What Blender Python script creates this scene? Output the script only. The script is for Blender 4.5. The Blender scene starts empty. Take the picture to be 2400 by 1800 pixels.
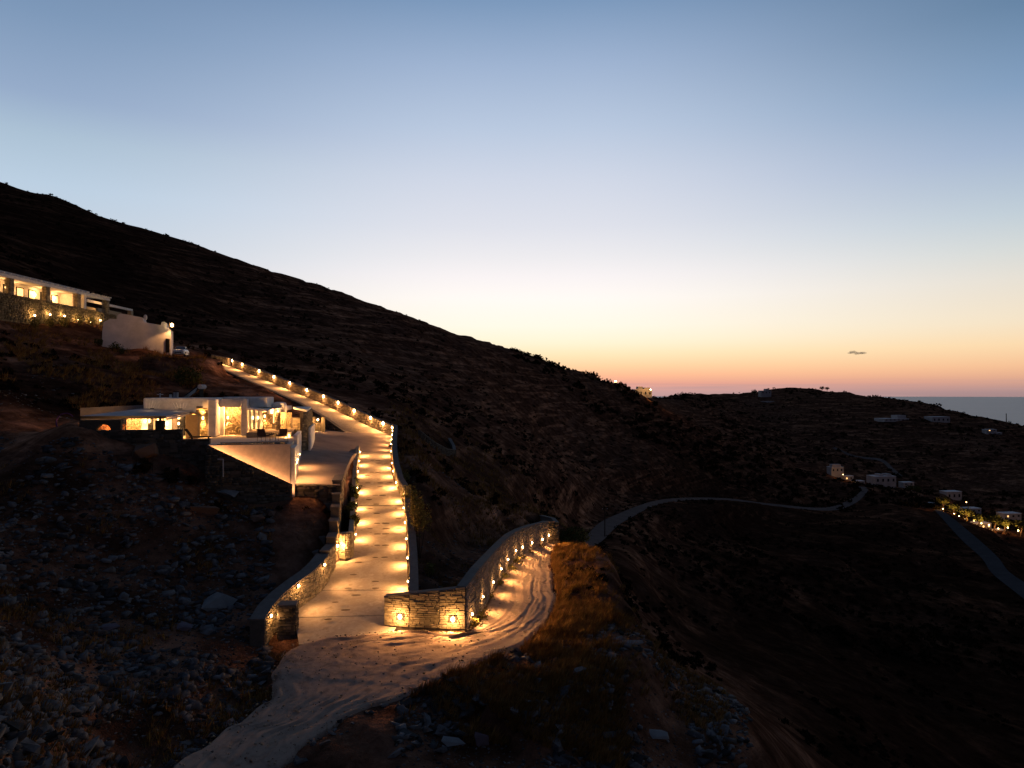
import bpy, math, random
import numpy as np
from mathutils import Vector, Matrix
random.seed(7); rng = np.random.default_rng(7)
SC = bpy.context.scene; COL = SC.collection
R = math.radians
# ------------------------------------------------------------------ camera
FOC = 1666.0; PITCH = math.atan(22/1666)
cam = bpy.data.cameras.new('camera'); cam_o = bpy.data.objects.new('camera', cam); COL.objects.link(cam_o)
cam.sensor_width = 36; cam.lens = 36*FOC/2400; cam.clip_start = 0.5; cam.clip_end = 120000
cam_o.rotation_euler = (R(90)+PITCH, 0, 0); cam_o.location = (0, 0, 0); SC.camera = cam_o
# ------------------------------------------------------------------ world
W = bpy.data.worlds.new('World'); SC.world = W; W.use_nodes = True
nt = W.node_tree; N = nt.nodes; L = nt.links
def s2l(c): return tuple((v/255/12.92 if v/255 <= .04045 else ((v/255+.055)/1.055)**2.4) for v in c)
def wn(t, **k):
    n = N.new(t)
    for a, b in k.items(): setattr(n, a, b)
    return n
def wmath(op, a, b=None):
    n = wn('ShaderNodeMath', operation=op)
    for i, v in enumerate((a, b)):
        if v is None: continue
        if isinstance(v, (int, float)): n.inputs[i].default_value = v
        else: L.new(v, n.inputs[i])
    return n.outputs[0]
tc = wn('ShaderNodeTexCoord'); sep = wn('ShaderNodeSeparateXYZ'); L.new(tc.outputs['Generated'], sep.inputs[0])
elev = wmath('MULTIPLY', wmath('ARCSINE', sep.outputs[2]), 57.29578)
azim = wmath('MULTIPLY', wmath('ARCTAN2', sep.outputs[0], sep.outputs[1]), 57.29578)
def ramp(stops):
    r = wn('ShaderNodeValToRGB'); cr = r.color_ramp; cr.interpolation = 'LINEAR'
    stops = [(max(0.0, (e+1)/91), s2l(c)) for e, c in stops]
    cr.elements[0].position = stops[0][0]; cr.elements[0].color = (*stops[0][1], 1)
    cr.elements[1].position = stops[-1][0]; cr.elements[1].color = (*stops[-1][1], 1)
    for p, c in stops[1:-1]:
        e = cr.elements.new(p); e.color = (*c, 1)
    L.new(wmath('DIVIDE', wmath('ADD', elev, 1.0), 91.0), r.inputs[0]); return r.outputs[0]
rl = ramp([(-1, (150, 125, 120)), (.3, (190, 150, 140)), (2.5, (225, 195, 165)), (6, (215, 210, 205)), (10, (195, 206, 218)),
           (13.8, (184, 203, 221)), (17, (168, 189, 208)), (19.5, (147, 168, 197)), (24.4, (122, 148, 180)), (33, (86, 114, 150)), (50, (50, 72, 104)), (90, (34, 50, 78))])
rc = ramp([(-1, (170, 140, 140)), (.25, (205, 160, 155)), (.7, (228, 160, 144)), (1.4, (254, 186, 146)), (2.2, (255, 210, 162)), (3.1, (255, 229, 184)), (4.1, (255, 241, 210)),
           (5.4, (255, 246, 228)), (7.6, (253, 246, 240)), (9.3, (245, 239, 239)), (10.9, (233, 231, 234)), (13.2, (219, 221, 230)), (16.8, (204, 211, 226)), (20.5, (182, 197, 219)),
           (24.9, (156, 176, 205)), (29, (122, 150, 184)), (38, (78, 108, 145)), (55, (48, 70, 102)), (90, (34, 50, 78))])
rr = ramp([(-1, (140, 116, 120)), (.15, (165, 136, 136)), (.6, (198, 152, 138)), (1.2, (224, 172, 140)), (1.9, (240, 190, 148)), (3.2, (246, 212, 168)), (4.8, (238, 220, 192)), (7.6, (222, 216, 204)),
           (9.5, (204, 210, 208)), (11.7, (184, 199, 209)), (15.7, (152, 173, 200)), (19.5, (120, 150, 183)), (24.4, (90, 122, 154)), (33, (64, 94, 126)), (50, (44, 66, 96)), (90, (34, 50, 78))])
ra = ramp([(-1, (62, 58, 66)), (2, (78, 72, 82)), (8, (84, 82, 96)), (20, (66, 72, 92)), (45, (46, 58, 82)), (90, (34, 48, 74))])   # the side away from the glow
def wmix(f, a, b):
    m = wn('ShaderNodeMix', data_type='RGBA'); m.clamp_factor = True
    L.new(f, m.inputs[0]); L.new(a, m.inputs[6]); L.new(b, m.inputs[7]); return m.outputs[2]
def wstep(v, a, b):
    m = wn('ShaderNodeMapRange', interpolation_type='SMOOTHSTEP'); m.inputs[1].default_value = a; m.inputs[2].default_value = b
    L.new(v, m.inputs[0]); return m.outputs[0]
azc = wmath('SUBTRACT', azim, 2.0)
sky = wmix(wstep(azc, 2, 42), rc, rr)
sky = wmix(wstep(wmath('MULTIPLY', azc, -1.0), 4, 38), sky, rl)
sky = wmix(wstep(wmath('ABSOLUTE', azc), 42, 120), sky, ra)
# thin far cloud banks low over the sea
mp = wn('ShaderNodeMapping'); mp.inputs['Scale'].default_value = (3, 3, 170); L.new(tc.outputs['Generated'], mp.inputs[0])
nz = wn('ShaderNodeTexNoise'); nz.inputs['Scale'].default_value = 1.6; nz.inputs['Detail'].default_value = 4; L.new(mp.outputs[0], nz.inputs[0])
band = wmath('MULTIPLY', wstep(nz.outputs[0], .5, .62), wmath('SUBTRACT', 1.0, wstep(elev, .3, 1.25)))
dk = wn('ShaderNodeRGB'); dk.outputs[0].default_value = (*s2l((185, 150, 148)), 1)
sky = wmix(wmath('MULTIPLY', band, .45), sky, dk.outputs[0])
st = wn('ShaderNodeTexSky', sky_type='NISHITA', sun_disc=False); st.sun_elevation = R(-4); st.sun_rotation = R(5); st.ozone_density = 2
bg = N['Background']; bg.inputs[1].default_value = 1.05; L.new(sky, bg.inputs[0])
bg2 = wn('ShaderNodeBackground'); bg2.inputs[1].default_value = 0.05; L.new(st.outputs[0], bg2.inputs[0])
ad = wn('ShaderNodeAddShader'); L.new(bg.outputs[0], ad.inputs[0]); L.new(bg2.outputs[0], ad.inputs[1]); L.new(ad.outputs[0], N['World Output'].inputs[0])
# afterglow of the sun that has just set behind the ridge
sl = bpy.data.lights.new('sun', 'SUN'); sl.energy = 0.05; sl.angle = R(12); sl.color = (1, .55, .35)
so = bpy.data.objects.new('sun', sl); COL.objects.link(so); so.rotation_euler = (R(-87), 0, R(-4))
SC.view_settings.view_transform = 'Standard'; SC.view_settings.look = 'None'; SC.view_settings.exposure = 0; SC.view_settings.gamma = 1
SC.view_settings.use_curve_mapping = False
SC.cycles.use_light_tree = True; SC.cycles.sample_clamp_indirect = 4; SC.cycles.max_bounces = 6; SC.cycles.use_denoising = True
SC.cycles.caustics_reflective = False; SC.cycles.caustics_refractive = False

# ------------------------------------------------------------------ helpers
def P(px, py, d):                                   # survey: bearing and height angle of a point (photo pixels) at forward distance d -> world point
    x = (px-1200)/FOC; y = (900-py)/FOC; c, s = math.cos(PITCH), math.sin(PITCH)
    k = d/(c-y*s); return Vector((x*k, d, (s+y*c)*k))
def PX(px, d, z): p = P(px, 922, d); return Vector((p.x, d, z))
def M(name, base, rough=.85, noise=None, bump=0, scale=4, spec=.0, metal=0, island=0):
    m = bpy.data.materials.new(name); m.use_nodes = True; t = m.node_tree; b = t.nodes['Principled BSDF']
    b.inputs['Roughness'].default_value = rough; b.inputs['Specular IOR Level'].default_value = spec; b.inputs['Metallic'].default_value = metal
    g = t.nodes.new('ShaderNodeNewGeometry'); n = t.nodes.new('ShaderNodeTexNoise'); n.inputs['Scale'].default_value = scale; n.inputs['Detail'].default_value = 8; n.inputs['Roughness'].default_value = .62
    t.links.new(g.outputs['Position'], n.inputs['Vector'])
    r = t.nodes.new('ShaderNodeValToRGB'); cr = r.color_ramp
    cols = noise or [tuple(v*.82 for v in base), tuple(min(1, v*1.15) for v in base)]
    cr.elements[0].position = .32; cr.elements[1].position = .68
    cr.elements[0].color = (*cols[0], 1); cr.elements[1].color = (*cols[-1], 1)
    for i, c in enumerate(cols[1:-1]):
        e = cr.elements.new(.32+.36*(i+1)/(len(cols)-1)); e.color = (*c, 1)
    t.links.new(n.outputs[0], r.inputs[0]); out = r.outputs[0]
    if island:
        h = t.nodes.new('ShaderNodeHueSaturation'); mr = t.nodes.new('ShaderNodeMapRange'); mr.inputs[3].default_value = 1-island; mr.inputs[4].default_value = 1+island
        oi = t.nodes.new('ShaderNodeObjectInfo'); ad_ = t.nodes.new('ShaderNodeMath'); ad_.operation = 'ADD'; fr = t.nodes.new('ShaderNodeMath'); fr.operation = 'FRACT'
        t.links.new(g.outputs['Random Per Island'], ad_.inputs[0]); t.links.new(oi.outputs['Random'], ad_.inputs[1]); t.links.new(ad_.outputs[0], fr.inputs[0])
        t.links.new(fr.outputs[0], mr.inputs[0]); t.links.new(mr.outputs[0], h.inputs['Value']); t.links.new(out, h.inputs['Color']); out = h.outputs[0]
        mr2 = t.nodes.new('ShaderNodeMapRange'); mr2.inputs[3].default_value = .5-.05*island; mr2.inputs[4].default_value = .5+.05*island
        t.links.new(ad_.outputs[0], mr2.inputs[0]); t.links.new(mr2.outputs[0], h.inputs['Hue'])
    t.links.new(out, b.inputs['Base Color'])
    if bump:
        bm = t.nodes.new('ShaderNodeBump'); bm.inputs['Strength'].default_value = .6; bm.inputs['Distance'].default_value = bump
        n2 = t.nodes.new('ShaderNodeTexNoise'); n2.inputs['Scale'].default_value = scale*3; n2.inputs['Detail'].default_value = 8
        t.links.new(g.outputs['Position'], n2.inputs['Vector']); t.links.new(n2.outputs[0], bm.inputs['Height']); t.links.new(bm.outputs[0], b.inputs['Normal'])
    return m
def EM(name, col, strength):
    m = bpy.data.materials.new(name); m.use_nodes = True; t = m.node_tree; b = t.nodes['Principled BSDF']
    b.inputs['Base Color'].default_value = (.8, .7, .5, 1); b.inputs['Emission Color'].default_value = (*col, 1); b.inputs['Emission Strength'].default_value = strength; return m
class MB:
    def __init__(s): s.v = []; s.f = []
    def quad(s, *p):
        i = len(s.v); s.v += [tuple(q) for q in p]; s.f.append(tuple(range(i, i+len(p)))); return s
    def hexa(s, b, t):                               # bottom ring (ccw) and top ring
        n = len(b); i = len(s.v); s.v += [tuple(q) for q in b]+[tuple(q) for q in t]
        s.f.append(tuple(i+n-1-k for k in range(n))); s.f.append(tuple(i+n+k for k in range(n)))
        for k in range(n): s.f.append((i+k, i+(k+1) % n, i+n+(k+1) % n, i+n+k))
        return s
    def box(s, c, size, rz=0):
        x, y, z = size[0]/2, size[1]/2, size[2]/2; ca, sa = math.cos(rz), math.sin(rz)
        q = lambda a, b, h: (c[0]+a*ca-b*sa, c[1]+a*sa+b*ca, c[2]+h)
        return s.hexa([q(-x, -y, -z), q(x, -y, -z), q(x, y, -z), q(-x, y, -z)], [q(-x, -y, z), q(x, -y, z), q(x, y, z), q(-x, y, z)])
    def tube(s, a, b, r, r2=None, n=8):
        a, b = Vector(a), Vector(b); d = (b-a).normalized(); r2 = r if r2 is None else r2
        u_ = d.orthogonal().normalized(); w_ = d.cross(u_)
        ring = lambda c, rr_: [c+u_*(rr_*math.cos(2*math.pi*k/n))+w_*(rr_*math.sin(2*math.pi*k/n)) for k in range(n)]
        return s.hexa(ring(a, r), ring(b, r2))
    def ball(s, c, rad, n=10, m=6, sq=(1, 1, 1)):
        i = len(s.v); 
        for j in range(m+1):
            th = math.pi*j/m
            for k in range(n):
                ph = 2*math.pi*k/n
                s.v.append((c[0]+rad*sq[0]*math.sin(th)*math.cos(ph), c[1]+rad*sq[1]*math.sin(th)*math.sin(ph), c[2]+rad*sq[2]*math.cos(th)))
        for j in range(m):
            for k in range(n): s.f.append((i+j*n+k, i+(j+1)*n+k, i+(j+1)*n+(k+1) % n, i+j*n+(k+1) % n))
        return s
    def build(s, name, mat, parent=None, smooth=False, bevel=0):
        me = bpy.data.meshes.new(name); me.from_pydata(s.v, [], s.f); me.update(); me.materials.append(mat)
        if smooth: me.shade_smooth()
        o = bpy.data.objects.new(name, me); COL.objects.link(o)
        if parent is not None: adopt(o, parent)
        if bevel:
            bv = o.modifiers.new('bevel', 'BEVEL'); bv.width = bevel; bv.segments = 2
        return o
def adopt(o, parent):                                # geometry is given in world coordinates
    o.parent = parent; o.matrix_parent_inverse = parent.matrix_world.inverted() if parent.type == 'EMPTY' else Matrix.Identity(4)
def empty(name, loc):
    o = bpy.data.objects.new(name, None); COL.objects.link(o); o.location = loc; o.matrix_world = Matrix.Translation(loc); o.empty_display_size = .3; return o
def tag(o, label=None, cat=None, group=None, kind=None):
    for k, v in (('label', label), ('category', cat), ('group', group), ('kind', kind)):
        if v: o[k] = v
    return o
def npmesh(name, v, f, mat, parent=None):
    me = bpy.data.meshes.new(name); n = f.shape[1]
    me.vertices.add(len(v)); me.vertices.foreach_set('co', np.asarray(v, np.float32).ravel())
    me.loops.add(f.size); me.loops.foreach_set('vertex_index', f.astype(np.int32).ravel())
    me.polygons.add(len(f)); me.polygons.foreach_set('loop_start', np.arange(0, f.size, n, dtype=np.int32)); me.polygons.foreach_set('loop_total', np.full(len(f), n, np.int32))
    me.update(calc_edges=True); me.materials.append(mat)
    o = bpy.data.objects.new(name, me); COL.objects.link(o)
    if parent is not None: adopt(o, parent)
    return o
ORD = ['first', 'second', 'third', 'fourth', 'fifth', 'sixth', 'seventh', 'eighth', 'ninth', 'tenth', 'eleventh', 'twelfth', 'thirteenth', 'fourteenth', 'fifteenth']

# ------------------------------------------------------------------ materials
m_white = M('white_render', (.72, .68, .62), .8, bump=.004, scale=2)
m_coping = M('cement_coping', (.17, .145, .125), .85, bump=.004, scale=3)
m_concrete = M('driveway_concrete', (.40, .33, .26), .75, noise=[(.27, .21, .155), (.42, .35, .27), (.35, .28, .21), (.47, .39, .30)], bump=.012, scale=1.3)
m_mortar = M('mortar', (.12, .10, .08), .9)
m_stone = M('wall_stone', (.30, .235, .16), .85, bump=.012, scale=5, island=.3)
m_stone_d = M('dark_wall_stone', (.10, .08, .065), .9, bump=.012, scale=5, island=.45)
m_frame = M('dark_metal', (.03, .028, .025), .5)
m_wood = M('brown_wood', (.10, .055, .03), .6)
m_glass_lit = EM('lit_window', (1, .52, .18), 2.0)
m_glass = M('dark_glass', (.02, .022, .028), .08, spec=.6)
m_lens = EM('lamp_lens', (1, .66, .30), 45)
m_lens_s = EM('lamp_lens_small', (1, .62, .25), 14)
m_rock = M('slate_rock', (.09, .085, .085), .8, noise=[(.026, .025, .026), (.10, .096, .096), (.07, .047, .035)], bump=.01, scale=1.4, island=.75)
m_grass = M('dry_grass', (.16, .09, .035), .9, noise=[(.13, .062, .022), (.32, .155, .05)], scale=.8, island=.4)
m_scrub = M('scrub', (.018, .02, .010), .95, noise=[(.009, .007, .004), (.022, .014, .008)], scale=.05, island=.5)
m_leaf = M('shrub_leaf', (.05, .055, .018), .7, noise=[(.03, .04, .012), (.08, .075, .025)], scale=3, island=.4)
m_bark = M('bark', (.06, .04, .03), .9)

# ------------------------------------------------------------------ terrain controls (bearing px, height px, distance m)
CT = [
 # near left rubble slope and bank under the house
 (-500,1500,20),(0,1850,19),(150,1800,23),(380,1830,26),(0,1500,30),(200,1600,31),(420,1640,31),(500,1560,34),(-300,1150,42),(0,1300,38),(200,1400,38),(400,1450,38),(580,1520,36.5),
 (0,1060,50),(150,1140,45),(300,1200,44.5),(450,1262,44.5),(560,1340,43),(620,1260,46),(690,1290,45.5),(560,1200,49),(300,1062,49),(240,1050,48.5),(370,1078,50),(430,1092,50.5),(200,1036,48),(150,1015,48.5),(150,1004,57),(120,985,63),(175,985,65),(600,1180,51),(740,1200,49.5),(480,1095,53),
 (120,1010,60),(0,930,64),(100,960,70),(-300,950,60),(-500,700,90),(250,960,80),(400,935,90),(560,930,95),(650,940,97),(700,950,98.5),
 (0,880,78),(200,880,86),(350,890,92),(300,850,102),(440,885,98),(520,880,110),(600,897,108),
 (0,760,97),(100,780,104),(200,800,108),(330,825,108),(400,850,106),(0,715,104),(200,760,116),(300,790,122),(-300,640,85),
 # junction, dirt track, wall feet
 (700,1740,29),(900,1640,31),(620,1640,32),(830,1570,33.5),(1060,1590,33),(820,1500,36.8),(1190,1535,35.5),(1270,1490,38.5),(1300,1421,45),(1298,1373,50),(1290,1325,58),(1300,1288,66),(1325,1280,74),(1000,1480,37.5),
 (1094,1472,37.9),(1120,1440,40.5),(1154,1385,46),(1197,1322,54),(1246,1288,62),(1291,1273,70),
 # driveway
 (870,1424,40.5),(880,1320,47.8),(890,1188,58),(880,1111,66),(878,1062,74),(830,1035,82),(905,1018,89),
 # ground right of the driveway wall, gully
 (1010,1330,47),(1060,1330,48),(1110,1290,54),(1040,1250,54),(1150,1240,62),(1050,1180,64),(980,1120,64),(960,1060,74),(945,1015,88),(1020,1100,80),(1080,1120,88),(1200,1195,80),(1260,1215,78),(1150,1160,86),
 (1010,1040,105),(1100,1090,110),(950,980,112),(1250,1160,120),(1330,1245,90),(1350,1265,82),
 # upper road line and hillside above it
 (537,856,126),(640,895,113),(751,943,101.5),(819,976,95.5),(898,1014,89),(480,846,120),(425,838,108),(640,870,135),(760,920,122),(870,955,112),
 (500,800,150),(650,820,165),(800,860,165),(950,920,160),(1080,1000,160),(1200,1070,160),(1320,1150,175),
 (300,760,140),(150,690,140),(0,620,135),(-400,560,130),(200,640,200),(400,720,200),(600,770,230),(900,850,240),(1100,920,260),(1250,1020,260),(1400,1120,260),
 # ridge and the ground falling away behind
 (-900,150,330),(-500,280,340),(-200,370,345),(0,434,350),(60,455,350),(115,459,350),(200,490,345),(330,535,340),(450,575,340),(580,620,345),(700,660,350),(830,705,355),(940,740,365),(1060,785,385),(1180,830,410),(1300,878,440),(1420,907,500),(1500,922,600),
 (-500,420,600),(0,560,560),(300,640,560),(600,740,560),(900,820,600),(1180,880,640),(1350,930,700),(1500,945,850),
 # middle valley flank
 (1300,1050,310),(1500,1100,330),(1450,1010,420),(1600,1040,480),(1700,1060,520),(1800,1100,520),(1560,960,620),(1650,945,850),(1560,932,760),(1700,985,800),(1800,1010,850),(1900,1040,800),
 (1395,1252,165),(1480,1200,230),(1560,1178,290),(1700,1170,370),(1800,1182,400),(1950,1192,430),(1990,1180,470),(2025,1152,510),(1500,1150,300),(1700,1130,430),(1870,1140,490),
 (1970,1115,600),(2076,1137,600),(2150,1130,640),(2237,1172,600),(2300,1235,430),(2400,1225,480),(2210,1210,400),(2400,1400,215),(2500,1500,170),(2350,1190,560),(2500,1150,620),(2030,1070,760),(2100,1110,680),
 # lower valley, right of the track
 (1345,1400,52),(1360,1440,46),(1400,1500,43),(1500,1600,38.5),(1600,1680,36),(1800,1800,33.5),(1300,1560,36),(1150,1650,31.5),(1200,1800,27.5),(1450,1800,29.5),(1000,1780,27.5),(850,1800,27),(1000,1690,30),(1650,1850,31),(1400,1680,32.5),
 (1420,1390,75),(1480,1450,72),(1600,1550,66),(1800,1680,62),(2000,1820,60),(1500,1330,125),(1600,1450,110),(1800,1550,100),(2000,1650,90),(2300,1800,85),(2500,1800,90),
 (1450,1270,160),(1600,1300,170),(1700,1300,200),(1850,1350,180),(2000,1280,260),(2150,1300,260),(2000,1450,160),(2200,1450,170),(2350,1600,130),(1650,1220,280),(1850,1230,320),(2080,1220,360),(2250,1330,250),
 # headland and far coast
 (1600,930,1100),(1700,927,1200),(1800,917,1250),(1850,912,1250),(1950,918,1250),(2100,936,1200),(2200,956,1150),(2300,982,1100),(2400,1000,1050),(2550,1020,1000),(1800,945,1150),(1950,960,1000),(2110,988,900),(2210,993,900),(2330,1015,850),(2300,1080,760),(2500,1080,800),(1900,990,920),(2100,1040,820),
 (1600,1010,1900),(1800,1010,1900),(1950,1020,1900),(2100,1050,1900),(2300,1090,1850),(2600,1120,1700),(1500,990,1500),(1400,960,1300),(1500,1150,2800),(1900,1130,2800),(2400,1150,2800),(1200,1000,2000),(900,960,1500),(600,1000,1500),(0,900,1500),
 (2800,1250,500),(2900,1500,200),(3000,1900,80),(2000,2400,30),(1200,2500,15),(600,2500,15),(0,2400,14),(3200,1150,1200),(-1500,1000,40),(-1500,500,200),(-1500,200,500),
]
CP = np.array([tuple(P(*c)) for c in CT])
# raised ground the camera hovers over
CP = np.vstack([CP, [(0, 2, -19), (-25, 0, -13), (25, 0, -24), (0, -40, -16), (-60, -40, 8), (60, -40, -45)]])
def warp(xy):
    r = np.hypot(xy[:, 0], xy[:, 1]) + 1e-6; g = np.log1p(r/18.0); return xy/r[:, None]*g[:, None]
def tps_fit(X, y, lam):
    n = len(X); D = np.linalg.norm(X[:, None]-X[None], axis=2); K = np.where(D > 0, D*D*np.log(D+1e-12), 0)+lam*np.eye(n)
    Pm = np.hstack([np.ones((n, 1)), X]); A = np.zeros((n+3, n+3)); A[:n, :n] = K; A[:n, n:] = Pm; A[n:, :n] = Pm.T
    return np.linalg.solve(A, np.concatenate([y, np.zeros(3)]))
def tps_eval(w, C, X):
    out = np.empty(len(X))
    for i in range(0, len(X), 20000):
        q = X[i:i+20000]; D2 = ((q[:, None]-C[None])**2).sum(2); out[i:i+20000] = (.5*D2*np.log(D2+1e-20))@w[:len(C)] + w[len(C)] + q@w[len(C)+1:]
    return out
Cw = warp(CP[:, :2]); CR = np.hypot(CP[:, 0], CP[:, 1])+12
TW = tps_fit(Cw, CP[:, 2]/CR, 2e-5)
def base_ground(xy):
    t = tps_eval(TW, Cw, warp(xy)); return t*(np.hypot(xy[:, 0], xy[:, 1])+12)
def vnoise(xy, s, seed=0):                            # value noise
    g = np.random.default_rng(seed).random((256, 256)); q = xy/s; i = np.floor(q).astype(int); f = q-i; f = f*f*(3-2*f); i &= 255; j = (i+1) & 255
    a = g[i[:, 0], i[:, 1]]; b = g[j[:, 0], i[:, 1]]; c = g[i[:, 0], j[:, 1]]; d = g[j[:, 0], j[:, 1]]
    return (a*(1-f[:, 0])+b*f[:, 0])*(1-f[:, 1])+(c*(1-f[:, 0])+d*f[:, 0])*f[:, 1]-.5

# ---- roads as pairs of edge points
def crom(pts, n):
    p = np.array([tuple(q) for q in pts]); p = np.vstack([2*p[0]-p[1], p, 2*p[-1]-p[-2]]); out = []
    for i in range(1, len(p)-2):
        for t in np.linspace(0, 1, n, endpoint=False):
            out.append(.5*((2*p[i])+(-p[i-1]+p[i+1])*t+(2*p[i-1]-5*p[i]+4*p[i+1]-p[i+2])*t*t+(-p[i-1]+3*p[i]-3*p[i+1]+p[i+2])*t**3))
    out.append(p[-2]); return np.array(out)
DRIVE_L = [PX(703, 36.5, -12.85), PX(697, 40.3, -12.2), PX(758, 43.5, -11.85), PX(789, 47.5, -11.3), PX(827, 49, -11.08), PX(832, 58, -9.26), PX(836, 66, -7.5), PX(842, 74, -6.13)]
DRIVE_R = [PX(922, 37.7, -12.6), PX(958, 40.5, -12.2), PX(957, 43.5, -11.85), PX(955, 47.2, -11.3), PX(953, 49.3, -11.05), PX(947, 58, -9.26), PX(919, 66, -7.5), PX(915, 74, -6.13)]
TRACK_L = [P(330, 1850, 26), P(500, 1722, 29.5), P(620, 1640, 32), P(650, 1560, 34.5), P(700, 1506, 36.5), P(935, 1478, 37.5), P(1096, 1477, 37.7), P(1154, 1385, 46), P(1197, 1322, 54), P(1246, 1288, 62), P(1291, 1273, 70), P(1306, 1272, 77)]
TRACK_R = [P(620, 1850, 26.5), P(740, 1735, 28.8), P(880, 1650, 31), P(1060, 1588, 33.2), P(1150, 1548, 34.8), P(1230, 1510, 36.8), P(1292, 1450, 42), P(1300, 1373, 50), P(1290, 1325, 58), P(1300, 1288, 66), P(1320, 1278, 72), P(1345, 1282, 78)]
UP_R = [P(905, 1017, 89.5), P(819, 978, 95.5), P(751, 945, 101.5), P(683, 917, 108), P(610, 887, 116), P(537, 858, 126), P(500, 848, 124), P(452, 838, 114), P(405, 836, 106)]
UP_L = [UP_R[i]+Vector(o_) for i, o_ in enumerate([(-5, 1, .15), (-2.4, -2.2, 0), (-2.1, -1.9, 0), (-2.0, -1.9, 0), (-1.9, -1.9, 0), (-1.6, -2.4, 0), (.6, -3, 0), (1.8, -1.9, 0), (2, -1.9, 0)])]
FAR1_L = [P(1335, 1275, 120), P(1368, 1262, 140), P(1432, 1212, 200), P(1560, 1170, 290), P(1700, 1168, 370), P(1800, 1180, 400), P(1930, 1190, 432), P(1990, 1172, 470), P(2018, 1150, 510), P(2010, 1140, 540)]
FAR1_R = [P(1375, 1285, 120), P(1410, 1270, 140), P(1470, 1219, 198), P(1565, 1179, 284), P(1700, 1173, 364), P(1800, 1185, 394), P(1945, 1197, 424), P(2005, 1179, 464), P(2033, 1152, 508), P(2030, 1142, 538)]
FAR2_L = [P(2190, 1195, 440), P(2207, 1214, 400), P(2252, 1264, 320), P(2300, 1308, 275), P(2326, 1345, 245), P(2400, 1405, 205), P(2480, 1480, 175)]
FAR2_R = [P(2205, 1195, 440), P(2232, 1214, 400), P(2290, 1262, 316), P(2338, 1306, 272), P(2368, 1343, 243), P(2450, 1395, 203), P(2540, 1460, 173)]
FAR3_L = [P(1950, 1050, 780), P(2000, 1072, 760), P(2060, 1080, 740), P(2085, 1100, 700), P(2105, 1118, 660)]
FAR3_R = [P(1958, 1048, 782), P(2005, 1068, 764), P(2066, 1076, 744), P(2094, 1098, 702), P(2116, 1116, 662)]
# (left, right, falloff, drop, mesh columns)
ROADS = dict(drive=(crom(DRIVE_L, 10), crom(DRIVE_R, 10), 1.2, .16), track=(crom(TRACK_L, 16), crom(TRACK_R, 16), 1.6, .14), up=(crom(UP_L, 8), crom(UP_R, 8), 1.2, .2),
             far1=(crom(FAR1_L, 10), crom(FAR1_R, 10), 6, .3), far2=(crom(FAR2_L, 10), crom(FAR2_R, 10), 6, .3), far3=(crom(FAR3_L, 8), crom(FAR3_R, 8), 8, .4))
for k_, hi_ in ((0, 70), (1, 999)):
    a_ = ROADS['track'][k_]; n_i = min(hi_, len(a_)-10); a_[:n_i, :2] += np.stack([vnoise(a_[:n_i, :2], .9, 71+k_), vnoise(a_[:n_i, :2], .9, 73+k_)], 1)*.42
# yard (parking) top surface
YP = [P(686, 1135, 52.7), P(792, 1135, 52.7), P(838, 1061, 74), P(915, 1061, 74), P(718, 1055, 64), P(735, 1017, 80), P(765, 1011, 90), P(905, 1017, 89.5), P(917, 1022, 87)]
YPa = np.array([tuple(p) for p in YP]); YW = tps_fit(YPa[:, :2]/20, YPa[:, 2], .02)
def yard_z(xy): return tps_eval(YW, YPa[:, :2]/20, np.asarray(xy)[:, :2]/20)
YARD = [PX(684, 52.7, 0), PX(797, 52.7, 0), PX(842, 73.9, 0), PX(916, 73.9, 0), PX(922, 80, 0), PX(919, 87, 0), PX(905, 90.4, 0), PX(800, 94, 0), PX(742, 97, 0), PX(705, 88, 0), PX(690, 78, 0), PX(688, 64, 0)]
def in_poly(xy, poly):
    x, y = xy[:, 0], xy[:, 1]; c = np.zeros(len(x), bool); n = len(poly)
    for i in range(n):
        a, b = poly[i], poly[(i+1) % n]
        t = (a[1] > y) != (b[1] > y); xi = (b[0]-a[0])*(y-a[1])/((b[1]-a[1]) if b[1] != a[1] else 1e-9)+a[0]; c ^= t & (x < xi)
    return c
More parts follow.
